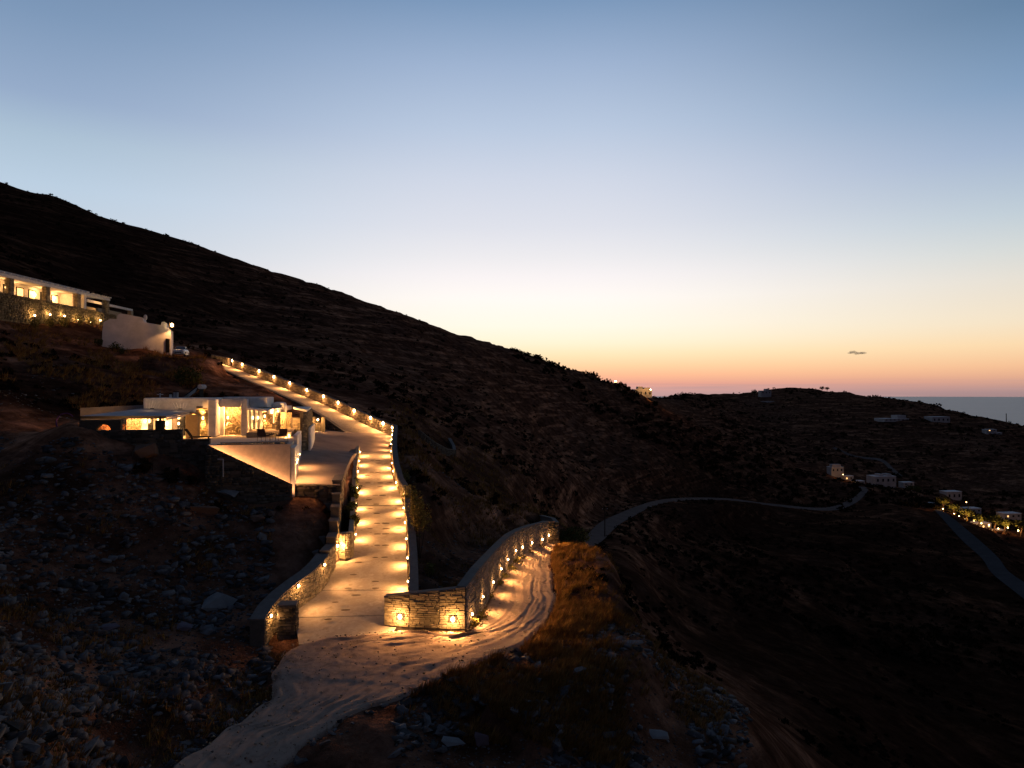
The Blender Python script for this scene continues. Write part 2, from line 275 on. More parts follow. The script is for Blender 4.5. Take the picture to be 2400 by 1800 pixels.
# house frame: origin at the white wall corner, u to the right, v into depth
TZ = -3.69; HO = P(683, 1040, 52.15); HA = R(14)
HU = Vector((math.cos(HA), math.sin(HA), 0)); HV = Vector((-math.sin(HA), math.cos(HA), 0))
def H(u, v, z): p = HO+HU*u+HV*v; return Vector((p.x, p.y, TZ+z))
TERR = [H(-5.75, -.3, 0), H(.2, -.3, 0), H(.3, 12, 0), H(.3, 22, 0), H(-14.2, 22, 0), H(-14.2, 1.4, 0), H(-5.75, 1.4, 0)]
def smooth(t): t = np.clip(t, 0, 1); return t*t*(3-2*t)
def ground(xy, rough=True):
    xy = np.asarray(xy, float)[:, :2]; z = base_ground(xy); r = np.hypot(xy[:, 0], xy[:, 1])
    keep = np.ones(len(z))
    for k, (Lp, Rp, fall, drop) in ROADS.items():
        C = (Lp+Rp)/2; hw = np.linalg.norm((Lp-Rp)[:, :2], axis=1)/2
        lo = C[:, :2].min(0)-hw.max()-fall*3; hi = C[:, :2].max(0)+hw.max()+fall*3
        s = np.where(((xy > lo) & (xy < hi)).all(1))[0]
        if not len(s): continue
        # finer samples
        t = np.linspace(0, len(C)-1, (len(C)-1)*3+1); ip = lambda a: np.interp(t, np.arange(len(C)), a)
        Cx, Cy, Hw = ip(C[:, 0]), ip(C[:, 1]), ip(hw); LL = [ip(Lp[:, i]) for i in range(3)]; RR = [ip(Rp[:, i]) for i in range(3)]
        for i in range(0, len(s), 20000):
            q = s[i:i+20000]; D = np.hypot(xy[q, 0][:, None]-Cx, xy[q, 1][:, None]-Cy)-Hw*0.0; j = np.argmin(D, 1); d = D[np.arange(len(q)), j]
            ax = np.stack([RR[0][j]-LL[0][j], RR[1][j]-LL[1][j]], 1); al = (ax**2).sum(1); tt = ((xy[q, 0]-LL[0][j])*ax[:, 0]+(xy[q, 1]-LL[1][j])*ax[:, 1])/al
            out = (np.abs(tt-.5)-.5)*np.sqrt(al); out = np.maximum(out, d-Hw[j]-2.0*fall); zz = LL[2][j]+(RR[2][j]-LL[2][j])*np.clip(tt, 0, 1)
            w = 1-smooth(out/(fall*2)); z[q] = z[q]*(1-w)+(zz-drop)*w; keep[q] *= 1-w
    for k in ('drive', 'track'):
        Lp, Rp, fall, drop = ROADS[k]; s = np.where(in_poly(xy, [(q[0], q[1]) for q in Lp]+[(q[0], q[1]) for q in Rp[::-1]]))[0]
        if not len(s): continue
        t = np.linspace(0, len(Lp)-1, len(Lp)*3); A = np.stack([np.interp(t, np.arange(len(Lp)), Lp[:, i]) for i in range(3)], 1); B = np.stack([np.interp(t, np.arange(len(Lp)), Rp[:, i]) for i in range(3)], 1)
        G = np.concatenate([A*(1-u_)+B*u_ for u_ in np.linspace(0, 1, 14)])
        for i in range(0, len(s), 2000):
            q = s[i:i+2000]; D = (xy[q, 0][:, None]-G[:, 0])**2+(xy[q, 1][:, None]-G[:, 1])**2; z[q] = np.minimum(z[q], G[np.argmin(D, 1), 2]-drop)
    iy = in_poly(xy, [(p.x, p.y) for p in YARD])
    if iy.any(): z[iy] = yard_z(xy[iy])-.25; keep[iy] = 0
    it = in_poly(xy, [(p.x, p.y) for p in TERR]); z[it] = np.minimum(z[it], TZ-.3) if it.any() else z[it]; keep[it] = 0
    if rough:
        a = np.clip((r-15)/40, .15, 1)*keep
        z += a*(vnoise(xy, 7, 1)*1.0+vnoise(xy, 2.6, 2)*.5+vnoise(xy, 1.1, 3)*.28)*.55
        tm = np.clip((r-115)/60, 0, 1)*keep*np.clip(.6+vnoise(xy, 60, 12)*1.6, 0, 1)*(r < 1500); hh = np.where(r < 500, 4.2, 9.0); ph = (z+vnoise(xy, 45, 13)*9)/hh; fr = ph-np.floor(ph)
        z += tm*hh*.55*(smooth((fr-.5)/.3+.5)-fr)
        b = np.clip((r-90)/150, 0, 1)*keep; z += b*(vnoise(xy, 34, 4)*4+vnoise(xy, 15, 5)*1.8+vnoise(xy, 6, 6)*.8)*np.clip(.45+r/1200, 0, 1.3)
    return z
def gz(x, y): return float(ground(np.array([(x, y)]))[0])

def axis(a, b, step, lo, hi, g):
    c = list(np.arange(a, b+1e-6, step)); s = step; x = a
    while x > lo: s *= g; x -= s; c.insert(0, x)
    s = step; x = c[-1]
    while x < hi: s *= g; x += s; c.append(x)
    return np.array(c)
gx = axis(-46, 30, .42, -1500, 3600, 1.02); gy = axis(22, 84, .42, -60, 3600, 1.0205)
GX, GY = np.meshgrid(gx, gy); XY = np.stack([GX.ravel(), GY.ravel()], 1)
GZ = ground(XY); GZ = np.maximum(GZ, -262)
nx, ny = len(gx), len(gy); I = np.arange(nx*ny).reshape(ny, nx)
F4 = np.stack([I[:-1, :-1], I[:-1, 1:], I[1:, 1:], I[1:, :-1]], -1).reshape(-1, 4)
# ---- terrain material
def terrain_mat():
    m = bpy.data.materials.new('hillside_earth'); m.use_nodes = True; t = m.node_tree; b = t.nodes['Principled BSDF']; b.inputs['Roughness'].default_value = .95; b.inputs['Specular IOR Level'].default_value = 0
    nd, ln = t.nodes, t.links; g = nd.new('ShaderNodeNewGeometry')
    def noise(s, det=8, sc=None):
        n = nd.new('ShaderNodeTexNoise'); n.inputs['Scale'].default_value = s; n.inputs['Detail'].default_value = det; n.inputs['Roughness'].default_value = .65
        if sc:
            mp_ = nd.new('ShaderNodeMapping'); mp_.inputs['Scale'].default_value = sc; ln.new(g.outputs['Position'], mp_.inputs[0]); ln.new(mp_.outputs[0], n.inputs[0])
        else: ln.new(g.outputs['Position'], n.inputs[0])
        return n.outputs[0]
    def rmp(f, a, b_, c0, c1):
        r = nd.new('ShaderNodeValToRGB'); r.color_ramp.elements[0].position = a; r.color_ramp.elements[1].position = b_; r.color_ramp.elements[0].color = (*c0, 1); r.color_ramp.elements[1].color = (*c1, 1); ln.new(f, r.inputs[0]); return r.outputs[0]
    def mix(f, a, b_):
        x = nd.new('ShaderNodeMix'); x.data_type = 'RGBA'; ln.new(f, x.inputs[0])
        ln.new(a, x.inputs[6]); ln.new(b_, x.inputs[7]); return x.outputs[2]
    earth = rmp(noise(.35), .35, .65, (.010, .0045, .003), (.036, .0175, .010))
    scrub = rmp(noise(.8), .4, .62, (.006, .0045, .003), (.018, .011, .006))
    f = rmp(noise(.03, 10), .42, .56, (0, 0, 0), (1, 1, 1)); c = mix(f, scrub, earth)
    f2 = rmp(noise(.16, 8, (1, 1, 5)), .56, .68, (0, 0, 0), (.75, .75, .75)); grass = rmp(noise(1.5), .3, .7, (.020, .010, .005), (.050, .025, .011)); c = mix(f2, c, grass)
    at = nd.new('ShaderNodeAttribute'); at.attribute_name = 'soil_tone'; e2 = rmp(noise(.9), .3, .7, (.11, .055, .034), (.36, .185, .115)); e3 = rmp(noise(.25, 8), .42, .6, (.2, .15, .12), (1, 1, 1))
    mm = nd.new('ShaderNodeMix'); mm.data_type = 'RGBA'; mm.blend_type = 'MULTIPLY'; mm.inputs[0].default_value = .75; ln.new(e2, mm.inputs[6]); ln.new(e3, mm.inputs[7])
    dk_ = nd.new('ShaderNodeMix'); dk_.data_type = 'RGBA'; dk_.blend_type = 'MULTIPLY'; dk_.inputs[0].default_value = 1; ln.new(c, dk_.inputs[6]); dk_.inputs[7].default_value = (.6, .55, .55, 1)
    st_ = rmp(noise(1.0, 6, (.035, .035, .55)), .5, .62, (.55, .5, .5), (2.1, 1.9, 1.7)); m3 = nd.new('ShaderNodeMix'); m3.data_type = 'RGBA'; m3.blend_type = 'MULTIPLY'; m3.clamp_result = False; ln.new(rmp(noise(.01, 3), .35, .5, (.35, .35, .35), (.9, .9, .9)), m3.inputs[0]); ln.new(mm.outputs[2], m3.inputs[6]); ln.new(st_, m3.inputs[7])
    c = mix(at.outputs['Fac'], dk_.outputs[2], m3.outputs[2]); ln.new(c, b.inputs['Base Color'])
    bm = nd.new('ShaderNodeBump'); bm.inputs['Strength'].default_value = 1; bm.inputs['Distance'].default_value = .25; ln.new(noise(1.3, 12), bm.inputs['Height'])
    bm2 = nd.new('ShaderNodeBump'); bm2.inputs['Strength'].default_value = .8; bm2.inputs['Distance'].default_value = 2.5; ln.new(noise(.12, 10), bm2.inputs['Height']); ln.new(bm2.outputs[0], bm.inputs['Normal'])
    ln.new(bm.outputs[0], b.inputs['Normal']); return m
m_ter = terrain_mat()
soil_tone = np.zeros(len(XY)); near = np.hypot(XY[:, 0], XY[:, 1]) < 260
pc = np.vstack([(ROADS[k][0]+ROADS[k][1])[::3, :2]/2 for k in ('drive', 'track', 'up')]+[np.array([[-22, 58], [-30, 48], [-14, 40], [-60, 100], [4, 52]])]); ii = np.where(near)[0]
soil_tone[ii] = 1-smooth((np.hypot(XY[ii, 0][:, None]-pc[:, 0], XY[ii, 1][:, None]-pc[:, 1]).min(1)-5)/26)
rr_ = np.hypot(XY[:, 0], XY[:, 1]); hill = (1-smooth((XY[:, 0]/np.maximum(XY[:, 1], 5)-.05)/.35))*smooth((rr_-60)/90)*(.08+.62*smooth((XY[:, 0]/np.maximum(XY[:, 1], 5)+.62)/.42)); soil_tone = np.maximum(soil_tone, hill)  # hill tone graded by bearing, darker towards the left
soil_tone = np.maximum(soil_tone, .12+.42*smooth((rr_-260)/450))
soil_tone += .38*np.clip(vnoise(XY, 24, 31)+vnoise(XY, 9, 32)*.6-.12, 0, 1)*smooth((rr_-60)/60)
gr = npmesh('ground', np.column_stack([XY, GZ]), F4, m_ter); at_ = gr.data.attributes.new('soil_tone', 'FLOAT', 'POINT'); at_.data.foreach_set('value', soil_tone.astype(np.float32)); gr.data.shade_smooth(); tag(gr, kind='structure')
# ------------------------------------------------------------------ sea
m_sea = M('sea_water', (.07, .058, .115), .4, spec=.4, bump=0, scale=.001)
t = m_sea.node_tree; bm = t.nodes.new('ShaderNodeBump'); bm.inputs['Strength'].default_value = .5; bm.inputs['Distance'].default_value = 6
n2 = t.nodes.new('ShaderNodeTexNoise'); n2.inputs['Scale'].default_value = .012; n2.inputs['Detail'].default_value = 9; g2 = t.nodes.new('ShaderNodeNewGeometry')
t.links.new(g2.outputs['Position'], n2.inputs[0]); t.links.new(n2.outputs[0], bm.inputs['Height']); t.links.new(bm.outputs[0], t.nodes['Principled BSDF'].inputs['Normal'])
mb = MB(); NS = 72; seg = [0, 900, 3000, 9000, 25000, 62000]
for a in range(NS): pass
vs = []; fs = []
for r_ in seg[1:]:
    for a in range(NS): vs.append((r_*math.cos(2*math.pi*a/NS), r_*math.sin(2*math.pi*a/NS), -250))
for k in range(len(seg)-2):
    for a in range(NS): fs.append((k*NS+a, k*NS+(a+1) % NS, (k+1)*NS+(a+1) % NS, (k+1)*NS+a))
mb.v = vs; mb.f = [tuple(reversed(f)) for f in fs]; sea = mb.build('sea', m_sea); tag(sea, kind='structure')
for p_ in sea.data.polygons: pass
sea.data.flip_normals()

# ------------------------------------------------------------------ road surfaces
def ribbon(name, Lp, Rp, nu, mat, zf=None, parent=None, t0=0., t1=1., ns=60):
    n = len(Lp); t = np.linspace(t0*(n-1), t1*(n-1), ns); ip = lambda a: np.stack([np.interp(t, np.arange(n), a[:, i]) for i in range(3)], 1)
    A, B = ip(Lp), ip(Rp); u_ = np.linspace(0, 1, nu)[None, :, None]; V = A[:, None]*(1-u_)+B[:, None]*u_; V = V.reshape(-1, 3)
    if zf is not None: V[:, 2] += zf(V)
    J = np.arange(ns*nu).reshape(ns, nu); f = np.stack([J[:-1, :-1], J[:-1, 1:], J[1:, 1:], J[1:, :-1]], -1).reshape(-1, 4)
    o = npmesh(name, V, f, mat, parent); o.data.shade_smooth(); return o
drv = empty('concrete_driveway', (-10, 45, -12)); tag(drv, kind='structure')
Ld, Rd = ROADS['drive'][:2]
cuts = [0, .105, .27, .5, .72, 1.0]
for i in range(len(cuts)-1):
    ribbon('paving_slab', Ld, Rd, 14, m_concrete, lambda V: vnoise(V[:, :2], 2.2, 8)*.03, drv, cuts[i]+.0013, cuts[i+1]-.0013, 40)
# solid bed under the slabs so the joints read dark
ribbon('road_bed', Ld, Rd, 4, m_mortar, lambda V: np.full(len(V), -.05), drv, 0, 1, 80)
# anti-slip slots pressed into the concrete: three columns up the road
m_slot = M('slot_dark', (.13, .095, .065), .95)
slot_me = []
for k in range(4):
    b = MB(); pts = []
    for a in range(9):
        an = 2*math.pi*a/9; pts.append((.19*math.cos(an)*(1+.15*random.random()), .075*math.sin(an)*(1+.3*random.random())))
    b.quad(*[(x, y, 0) for x, y in pts]); me = bpy.data.meshes.new('grip_slot'); me.from_pydata(b.v, [], b.f); me.materials.append(m_slot); slot_me.append(me)
n = len(Ld)
dist = np.concatenate([[0], np.cumsum(np.linalg.norm(np.diff((Ld+Rd)/2, axis=0), axis=1))])
s = 2.2
row = 0
while s < dist[-1]-.5:
    ti = np.interp(s, dist, np.arange(n)); a = np.array([np.interp(ti, np.arange(n), Ld[:, i]) for i in range(3)]); b_ = np.array([np.interp(ti, np.arange(n), Rd[:, i]) for i in range(3)])
    i0 = min(int(ti), n-2); dr = Vector((Ld[i0+1]+Rd[i0+1]-Ld[i0]-Rd[i0])).normalized()
    for uu in ((.3, .62, .86) if row % 2 == 0 else (.44, .6)):
        q = a*(1-(uu+random.uniform(-.02, .02)))+b_*(uu); zz = q[2]+float(vnoise(np.array([[q[0], q[1]]]), 2.2, 8)[0])*.03+.012
        o = bpy.data.objects.new('grip_slot', random.choice(slot_me)); COL.objects.link(o)
        X = Vector((b_-a)).normalized(); Z = X.cross(dr).normalized(); Y = Z.cross(X)
        o.matrix_world = Matrix.Translation((q[0], q[1], zz)) @ Matrix((X, Y, Z)).transposed().to_4x4() @ Matrix.Scale(random.uniform(.95, 1.5), 4)
        mw = o.matrix_world.copy(); o.parent = drv; o.matrix_parent_inverse = Matrix.Translation(drv.location).inverted(); 
    s += 1.05; row += 1
# parking yard slab
def grid_poly(name, poly, zf, mat, step, thick, parent=None, kind='structure'):
    P2 = [(p.x, p.y) for p in poly]; n_ = len(P2); import mathutils.geometry as mg
    # dense outline + interior points -> constrained triangulation
    out = []
    for i in range(n_):
        a, b = Vector(P2[i]), Vector(P2[(i+1) % n_]); k = max(1, int((b-a).length/step))
        for j in range(k): out.append(a.lerp(b, j/k))
    m_ = len(out); xs = np.array(P2); q = []
    for x in np.arange(xs[:, 0].min(), xs[:, 0].max(), step):
        for y in np.arange(xs[:, 1].min(), xs[:, 1].max(), step): q.append((x+.01, y+.013))
    q = np.array(q); q = q[in_poly(q, P2)]; oa = np.array([tuple(p) for p in out])
    q = q[[np.hypot(*(oa-p).T).min() > step*.45 for p in q]]
    r_ = mg.delaunay_2d_cdt(out+[Vector(p) for p in q], [(i, (i+1) % m_) for i in range(m_)], [list(range(m_))], 1, 1e-4)
    v2 = np.array([tuple(p) for p in r_[0]]); z = zf(v2); v = [(a[0], a[1], c) for a, c in zip(v2, z)]; f = [tuple(t_) for t_ in r_[2]]
    base = len(v); zo = zf(oa); 
    for p, c in zip(out, zo): v += [(p.x, p.y, c), (p.x, p.y, c-thick)]
    for i in range(m_): j = (i+1) % m_; f.append((base+2*i, base+2*i+1, base+2*j+1, base+2*j))
    me = bpy.data.meshes.new(name); me.from_pydata(v, [], f); me.update(); me.materials.append(mat); o = bpy.data.objects.new(name, me); COL.objects.link(o)
    if parent is not None: adopt(o, parent)
    elif kind: tag(o, kind=kind)
    return o
m_yard = M('yard_concrete', (.27, .20, .165), .8, noise=[(.20, .15, .125), (.28, .21, .17), (.33, .25, .20)], bump=.01, scale=.35)
yard = grid_poly('parking_yard', YARD, lambda v: yard_z(v)+vnoise(v, 1.5, 9)*.02, m_yard, 1.0, .5)
Lu, Ru = ROADS['up'][:2]; tag(ribbon('upper_road', Lu, Ru, 8, m_concrete, lambda V: vnoise(V[:, :2], 1.7, 10)*.03, ns=120), kind='structure')
# dirt track with ruts following the wheels
def track_rut(V):
    ns_, nu_ = 420, 46; A = V.reshape(ns_, nu_, 3); u_ = np.linspace(0, 1, nu_)[None, :]*np.ones((ns_, 1)); s_ = np.linspace(0, 60, ns_)[:, None]*np.ones((1, nu_))
    z = np.zeros((ns_, nu_)); nzf = lambda a, b, sd: vnoise(np.stack([a.ravel(), b.ravel()], 1), 1, sd).reshape(ns_, nu_)
    z += nzf(u_*26+nzf(s_*.22, u_*3, 21)*7, s_*.16, 22)*.17; z += nzf(u_*44+nzf(s_*.35, u_*4, 24)*9, s_*.33, 23)*.09; z += nzf(u_*60, s_*3, 25)*.03
    z += np.abs(nzf(u_*17+s_*.28, s_*.24-u_*3, 26))*-.16+.04
    edge = np.minimum(u_, 1-u_); z -= .36*smooth((.045-edge)/.045); z += np.clip(.06-edge, 0, 1)*.8*nzf(u_*9, s_*1.6, 27)
    return z.ravel()*.5
m_dirt = M('pale_dirt', (.27, .20, .15), .95, noise=[(.20, .14, .10), (.36, .255, .185), (.27, .19, .135)], bump=.03, scale=1.2)
tag(ribbon('dirt_track', *ROADS['track'][:2], 46, m_dirt, track_rut, ns=420), kind='structure')
m_far = M('far_dirt', (.12, .092, .08), .95, scale=.2)
m_far2 = M('far_asphalt', (.05, .048, .05), .9, scale=.2)
for k, mm, nm in (('far1', m_far, 'valley_road'), ('far2', m_far2, 'coast_road'), ('far3', m_far, 'hill_track')):
    tag(ribbon(nm, *ROADS[k][:2], 4, mm, lambda V: np.full(len(V), .1), ns=160), kind='structure')

# ------------------------------------------------------------------ stone walls
UNIT = []
for k in range(10):
    c = [(-.5, -.5, -.5), (.5, -.5, -.5), (.5, .5, -.5), (-.5, .5, -.5), (-.5, -.5, .5), (.5, -.5, .5), (.5, .5, .5), (-.5, .5, .5)]
    v = [(x*(1-.16*random.random()), y*(1-.10*random.random()) if y < 0 else y, z*(1-.22*random.random())) for x, y, z in c]
    UNIT.append(v)
UF = [(3, 2, 1, 0), (4, 5, 6, 7), (0, 1, 5, 4), (1, 2, 6, 5), (2, 3, 7, 6), (3, 0, 4, 7)]
_um = {}
def unit_mesh(k, mat):
    if (k, mat.name) not in _um:
        me = bpy.data.meshes.new('stone'); me.from_pydata(UNIT[k], [], UF); me.materials.append(mat); _um[(k, mat.name)] = me
    return _um[(k, mat.name)]
def stones_on(path, side, h, ln_, parts, parent, mat, depth=.1, name='stone', stuffname='stone_facing', off=0.0):
    """path: list of (x,y,zb,zt); side=+1 stones on the left of the walking direction, -1 on the right."""
    items = []
    for i in range(len(path)-1):
        a, b = path[i], path[i+1]; A = Vector(a[:2]); B = Vector(b[:2]); Ls = (B-A).length
        if Ls < .05: continue
        d = (B-A)/Ls; nrm = Vector((-d.y, d.x))*side
        zmin = min(a[2], b[2]); zmax = max(a[3], b[3]); k = 0; z = zmin
        while z < zmax:
            hh = h*random.uniform(.7, 1.25); s = -random.random()*ln_*.6
            while s < Ls:
                w = ln_*random.uniform(.45, 1.5); s0, s1 = max(0, s), min(Ls, s+w); s += w
                if s1-s0 < ln_*.18: continue
                f = (s0+s1)/2/Ls; zb = a[2]+(b[2]-a[2])*f; zt = a[3]+(b[3]-a[3])*f
                z0, z1 = max(z, zb-.1), min(z+hh, zt)
                if z1-z0 < h*.3: continue
                pr = random.uniform(-.015, .035)
                c = A+d*((s0+s1)/2)+nrm*(off+pr+depth/2-.04); items.append((c.x, c.y, (z0+z1)/2, s1-s0-.012, depth, z1-z0-.012, math.atan2(d.y, d.x) + (0 if side < 0 else math.pi)))
            z += hh
    items.sort(key=lambda t_: -(t_[3]*t_[5])/((t_[0]**2+t_[1]**2)))
    for it in items[:parts]:
        o = bpy.data.objects.new(name, unit_mesh(random.randrange(10), mat)); COL.objects.link(o)
        o.location = it[:3]; o.scale = it[3:6]; o.rotation_euler = (0, random.uniform(-.03, .03), it[6]); adopt(o, parent)
    rest = items[parts:]
    if rest:
        V = np.empty((len(rest), 8, 3)); U = np.array(UNIT)
        for i, it in enumerate(rest):
            u_ = U[random.randrange(10)]*np.array(it[3:6]); ca, sa = math.cos(it[6]), math.sin(it[6])
            V[i, :, 0] = it[0]+u_[:, 0]*ca-u_[:, 1]*sa; V[i, :, 1] = it[1]+u_[:, 0]*sa+u_[:, 1]*ca; V[i, :, 2] = it[2]+u_[:, 2]
        f = (np.array(UF)[None]+8*np.arange(len(rest))[:, None, None]).reshape(-1, 4)
        tag(npmesh(stuffname, V.reshape(-1, 3), f, mat, parent), kind='stuff')
def offset_path(path, th, side):
    pts = [Vector(p[:2]) for p in path]; out = []
    for i, p in enumerate(pts):
        d1 = (pts[i]-pts[i-1]).normalized() if i else None; d2 = (pts[i+1]-pts[i]).normalized() if i < len(pts)-1 else None
        ns = [Vector((-d.y, d.x))*side for d in (d1, d2) if d is not None]; n_ = sum(ns, Vector((0, 0))).normalized(); k = 1/max(.5, n_.dot(ns[0])); out.append(p+n_*th*k)
    return out
def wall(name, label, path, th, side, mat=None, parts=0, h=.13, ln_=.4, coping=.09, cat='stone wall', face=True, copmat=None, smat=None, both=False, over=.05):
    """path follows the visible face; `side` is the direction (left +1 / right -1) the visible face looks to; body lies behind it."""
    root = empty(name, path[0][:3]); tag(root, label, cat)
    back = offset_path(path, th, -side); b = MB()
    for i in range(len(path)-1):
        a, c = path[i], path[i+1]; A, C_ = back[i], back[i+1]
        bot = [(a[0], a[1], a[2]-.6), (c[0], c[1], c[2]-.6), (C_.x, C_.y, c[2]-.6), (A.x, A.y, a[2]-.6)]; top = [(a[0], a[1], a[3]), (c[0], c[1], c[3]), (C_.x, C_.y, c[3]), (A.x, A.y, a[3])]
        if side > 0: bot.reverse(); top.reverse()
        b.hexa(bot, top)
    b.build('wall_core', mat or m_mortar, root)
    if coping:
        b = MB(); f2 = offset_path(path, over, side); k2 = offset_path(path, th+over, -side)
        for i in range(len(path)-1):
            za, zc = path[i][3], path[i+1][3]; q = [f2[i], f2[i+1], k2[i+1], k2[i]]; zz = [za, zc, zc, za]
            bot = [(p.x, p.y, z+.003) for p, z in zip(q, zz)]; top = [(p.x, p.y, z+coping) for p, z in zip(q, zz)]
            if side > 0: bot.reverse(); top.reverse()
            b.hexa(bot, top)
        b.build('coping', copmat or m_coping, root)
    if face: stones_on(path, side, h, ln_, parts, root, smat or m_stone)
    if both:
        bp = [(p.x, p.y, q[2], q[3]) for p, q in zip(back, path)]; stones_on(bp, -side, h, ln_, 0, root, smat or m_stone, stuffname='back_stone_facing')
    return root
def W4(px, py_b, d, ht): p = P(px, py_b, d); return (p.x, p.y, p.z, p.z+ht)
def Wt(px, py_b, d, py_t): p = P(px, py_b, d); q = P(px, py_t, d); return (p.x, p.y, p.z, q.z)
# front wall of the junction
front_path = [Wt(901, 1463, 38.4, 1400), Wt(960, 1469, 38.1, 1394), Wt(1030, 1472, 37.9, 1387), Wt(1090, 1473, 37.9, 1380)]
front_wall = wall('stone_wall', 'short stone wall facing the dirt track, lit by two lamps low on it', front_path, .36, -1, parts=300, h=.115, ln_=.42)
# wall along the dirt track
low_path = [Wt(1090, 1473, 37.92, 1380), Wt(1122, 1440, 40.6, 1336), Wt(1154, 1385, 46, 1300), Wt(1175, 1352, 50, 1277), Wt(1197, 1322, 54, 1256), Wt(1221, 1304, 58, 1243), Wt(1246, 1288, 62, 1234), Wt(1284, 1275, 69, 1224)]
low_wall = wall('stone_wall', 'long curving wall rising above the dirt track on its left, ten lamps along it', low_path, .4, -1, parts=120, h=.16, ln_=.5, smat=M('grey_wall_stone', (.22, .18, .15), .9, bump=.012, scale=5, island=.3), over=.07, coping=.12)
end_path = [(low_path[-1][0], low_path[-1][1]+.02, low_path[-1][2], low_path[-1][3]), Wt(1309, 1277, 70, 1226), Wt(1300, 1262, 76, 1216), Wt(1272, 1240, 84, 1209)]
wall('stone_wall', 'angled end of the track wall where it turns back uphill', end_path, .35, -1, mat=m_coping, h=.16, ln_=.5, parts=40, smat=m_stone_d, coping=.1)
# right wall of the driveway (visible face looks to the road)
rw = [PX(957, 39.2, -12.4), PX(958, 43.5, -11.85), PX(957, 47.2, -11.3), PX(953, 52, -10.5), PX(948, 56, -9.7), PX(946, 59.3, -9.0), PX(931, 61.8, -8.45), PX(921, 66, -7.5), PX(918, 70, -6.8), PX(917, 74, -6.13), PX(919, 80, -5.6), PX(921, 87, -5.0)]
rw_path = [(p.x+.12, p.y, p.z, p.z+1.0) for p in rw]
right_wall = wall('stone_wall', 'long low wall on the right edge of the lit driveway', rw_path, .42, 1, parts=160, h=.14, ln_=.42, coping=.08)
# inner low kerb wall on the left of the driveway, with its rounded end
il = [PX(797, 48.35, -11.2), PX(812, 48.15, -11.15), PX(822, 48.3, -11.13), PX(827.5, 48.9, -11.08), PX(831, 53, -10.3), PX(832, 58, -9.26), PX(834, 62, -8.4), PX(836, 66, -7.5), PX(839, 70, -6.8), PX(842, 73.6, -6.2)]
il_path = [(p.x, p.y, p.z, p.z+(1.7 if i < 3 else 1.55 if i < 5 else 1.1 if i < 8 else .7)) for i, p in enumerate(il)]
inner_wall = wall('stone_wall', 'inner stone wall on the left edge of the driveway with a rounded lower end', il_path, .26, -1, parts=200, h=.15, ln_=.38, coping=.05, copmat=M('inner_coping', (.40, .32, .22), .85), over=.02)
# outer stepped wall left of the driveway, curving out to the junction
ow = [(PX(838, 73.4, -6.3), .45), (PX(828, 68, -7.2), 1.1), (PX(812, 60, -9), 2.6), (PX(800, 53.0, -10.4), 3.85)]
ow_path = [(p.x, p.y, p.z, p.z+h_) for p, h_ in ow]
outer_wall = wall('stone_wall', 'tall stone wall between the parking yard and the planter', ow_path, .62, 1, parts=120, h=.2, ln_=.4, coping=.1, over=.04)
steps = [((800, 53.0), (797, 51.4), -10.7, -7.3), ((797, 51.4), (794.5, 50), -10.9, -8.0), ((794.5, 50), (792, 48.6), -11.1, -8.75), ((792, 48.6), (786, 46.9), -11.3, -9.5), ((786, 46.9), (772, 44.9), -11.6, -9.95)]
for k, (a, b_, zb, zt) in enumerate(steps):
    A, B = PX(*a, zb), PX(*b_, zb)
    wall('stone_wall', ['uppermost', 'second highest', 'middle', 'fourth highest', 'lowest'][k]+' step of the stepped stone wall beside the driveway', [(A.x, A.y, zb, zt), (B.x, B.y, zb, zt)], .55, 1, parts=60, h=.18, ln_=.34, coping=.06, over=.03, cat='stone wall')
cv_path = [(*PX(772, 44.9, 0).xy, -11.7, -10.15), (*PX(757, 43.3, 0).xy, -11.9, -10.3), (*PX(735, 41.9, 0).xy, -12.05, -10.5), (*PX(700, 40.4, 0).xy, -12.25, -10.72), (*PX(668, 39.2, 0).xy, -12.5, -11.0), (*PX(640, 38.0, 0).xy, -12.8, -11.35), (*PX(622, 36.8, 0).xy, -13.0, -11.7)]
curve_wall = wall('stone_wall', 'curving stone wall at the left of the junction with three small lamps', cv_path, .75, 1, parts=300, h=.15, ln_=.26, coping=.07, over=.03)
# dark block pillar
pb = empty('stone_pillar', PX(677, 37.9, -12.8)); tag(pb, 'dark square stone pillar at the left mouth of the driveway', 'pillar')
q = PX(677, 38.0, -12.1); MB().box((q.x, q.y, q.z), (.86, .7, 1.75), .1).build('pillar_core', m_mortar, pb)
c4 = [(-.43, -.35), (.43, -.35), (.43, .35), (-.43, .35)]; pp = [(q.x+a*math.cos(.1)-b*math.sin(.1), q.y+a*math.sin(.1)+b*math.cos(.1), -12.95, -11.22) for a, b in c4]
stones_on(pp+[pp[0]], -1, .16, .34, 120, pb, m_stone_d); MB().box((q.x, q.y, -11.18), (.98, .82, .08), .1).build('cap', m_coping, pb)
# pale stepped buttresses behind the wall
for k, (px, py, d, w) in enumerate([(774, 1175, 53, 1.0), (760, 1215, 51, 1.1), (741, 1253, 49, 1.3), (720, 1288, 47.3, 1.5), (690, 1322, 45.8, 1.9)]):
    p = P(px, py, d); b = MB(); b.box((p.x, p.y, p.z-1.4), (w, 1.5, 2.8), .2)
    tag(b.build('buttress', m_coping, None, bevel=.05), 'rendered buttress block behind the stepped wall, '+['topmost', 'second from the top', 'third from the top', 'fourth from the top', 'lowest and widest'][k]+' of five', 'buttress', 'buttress blocks stepping down')
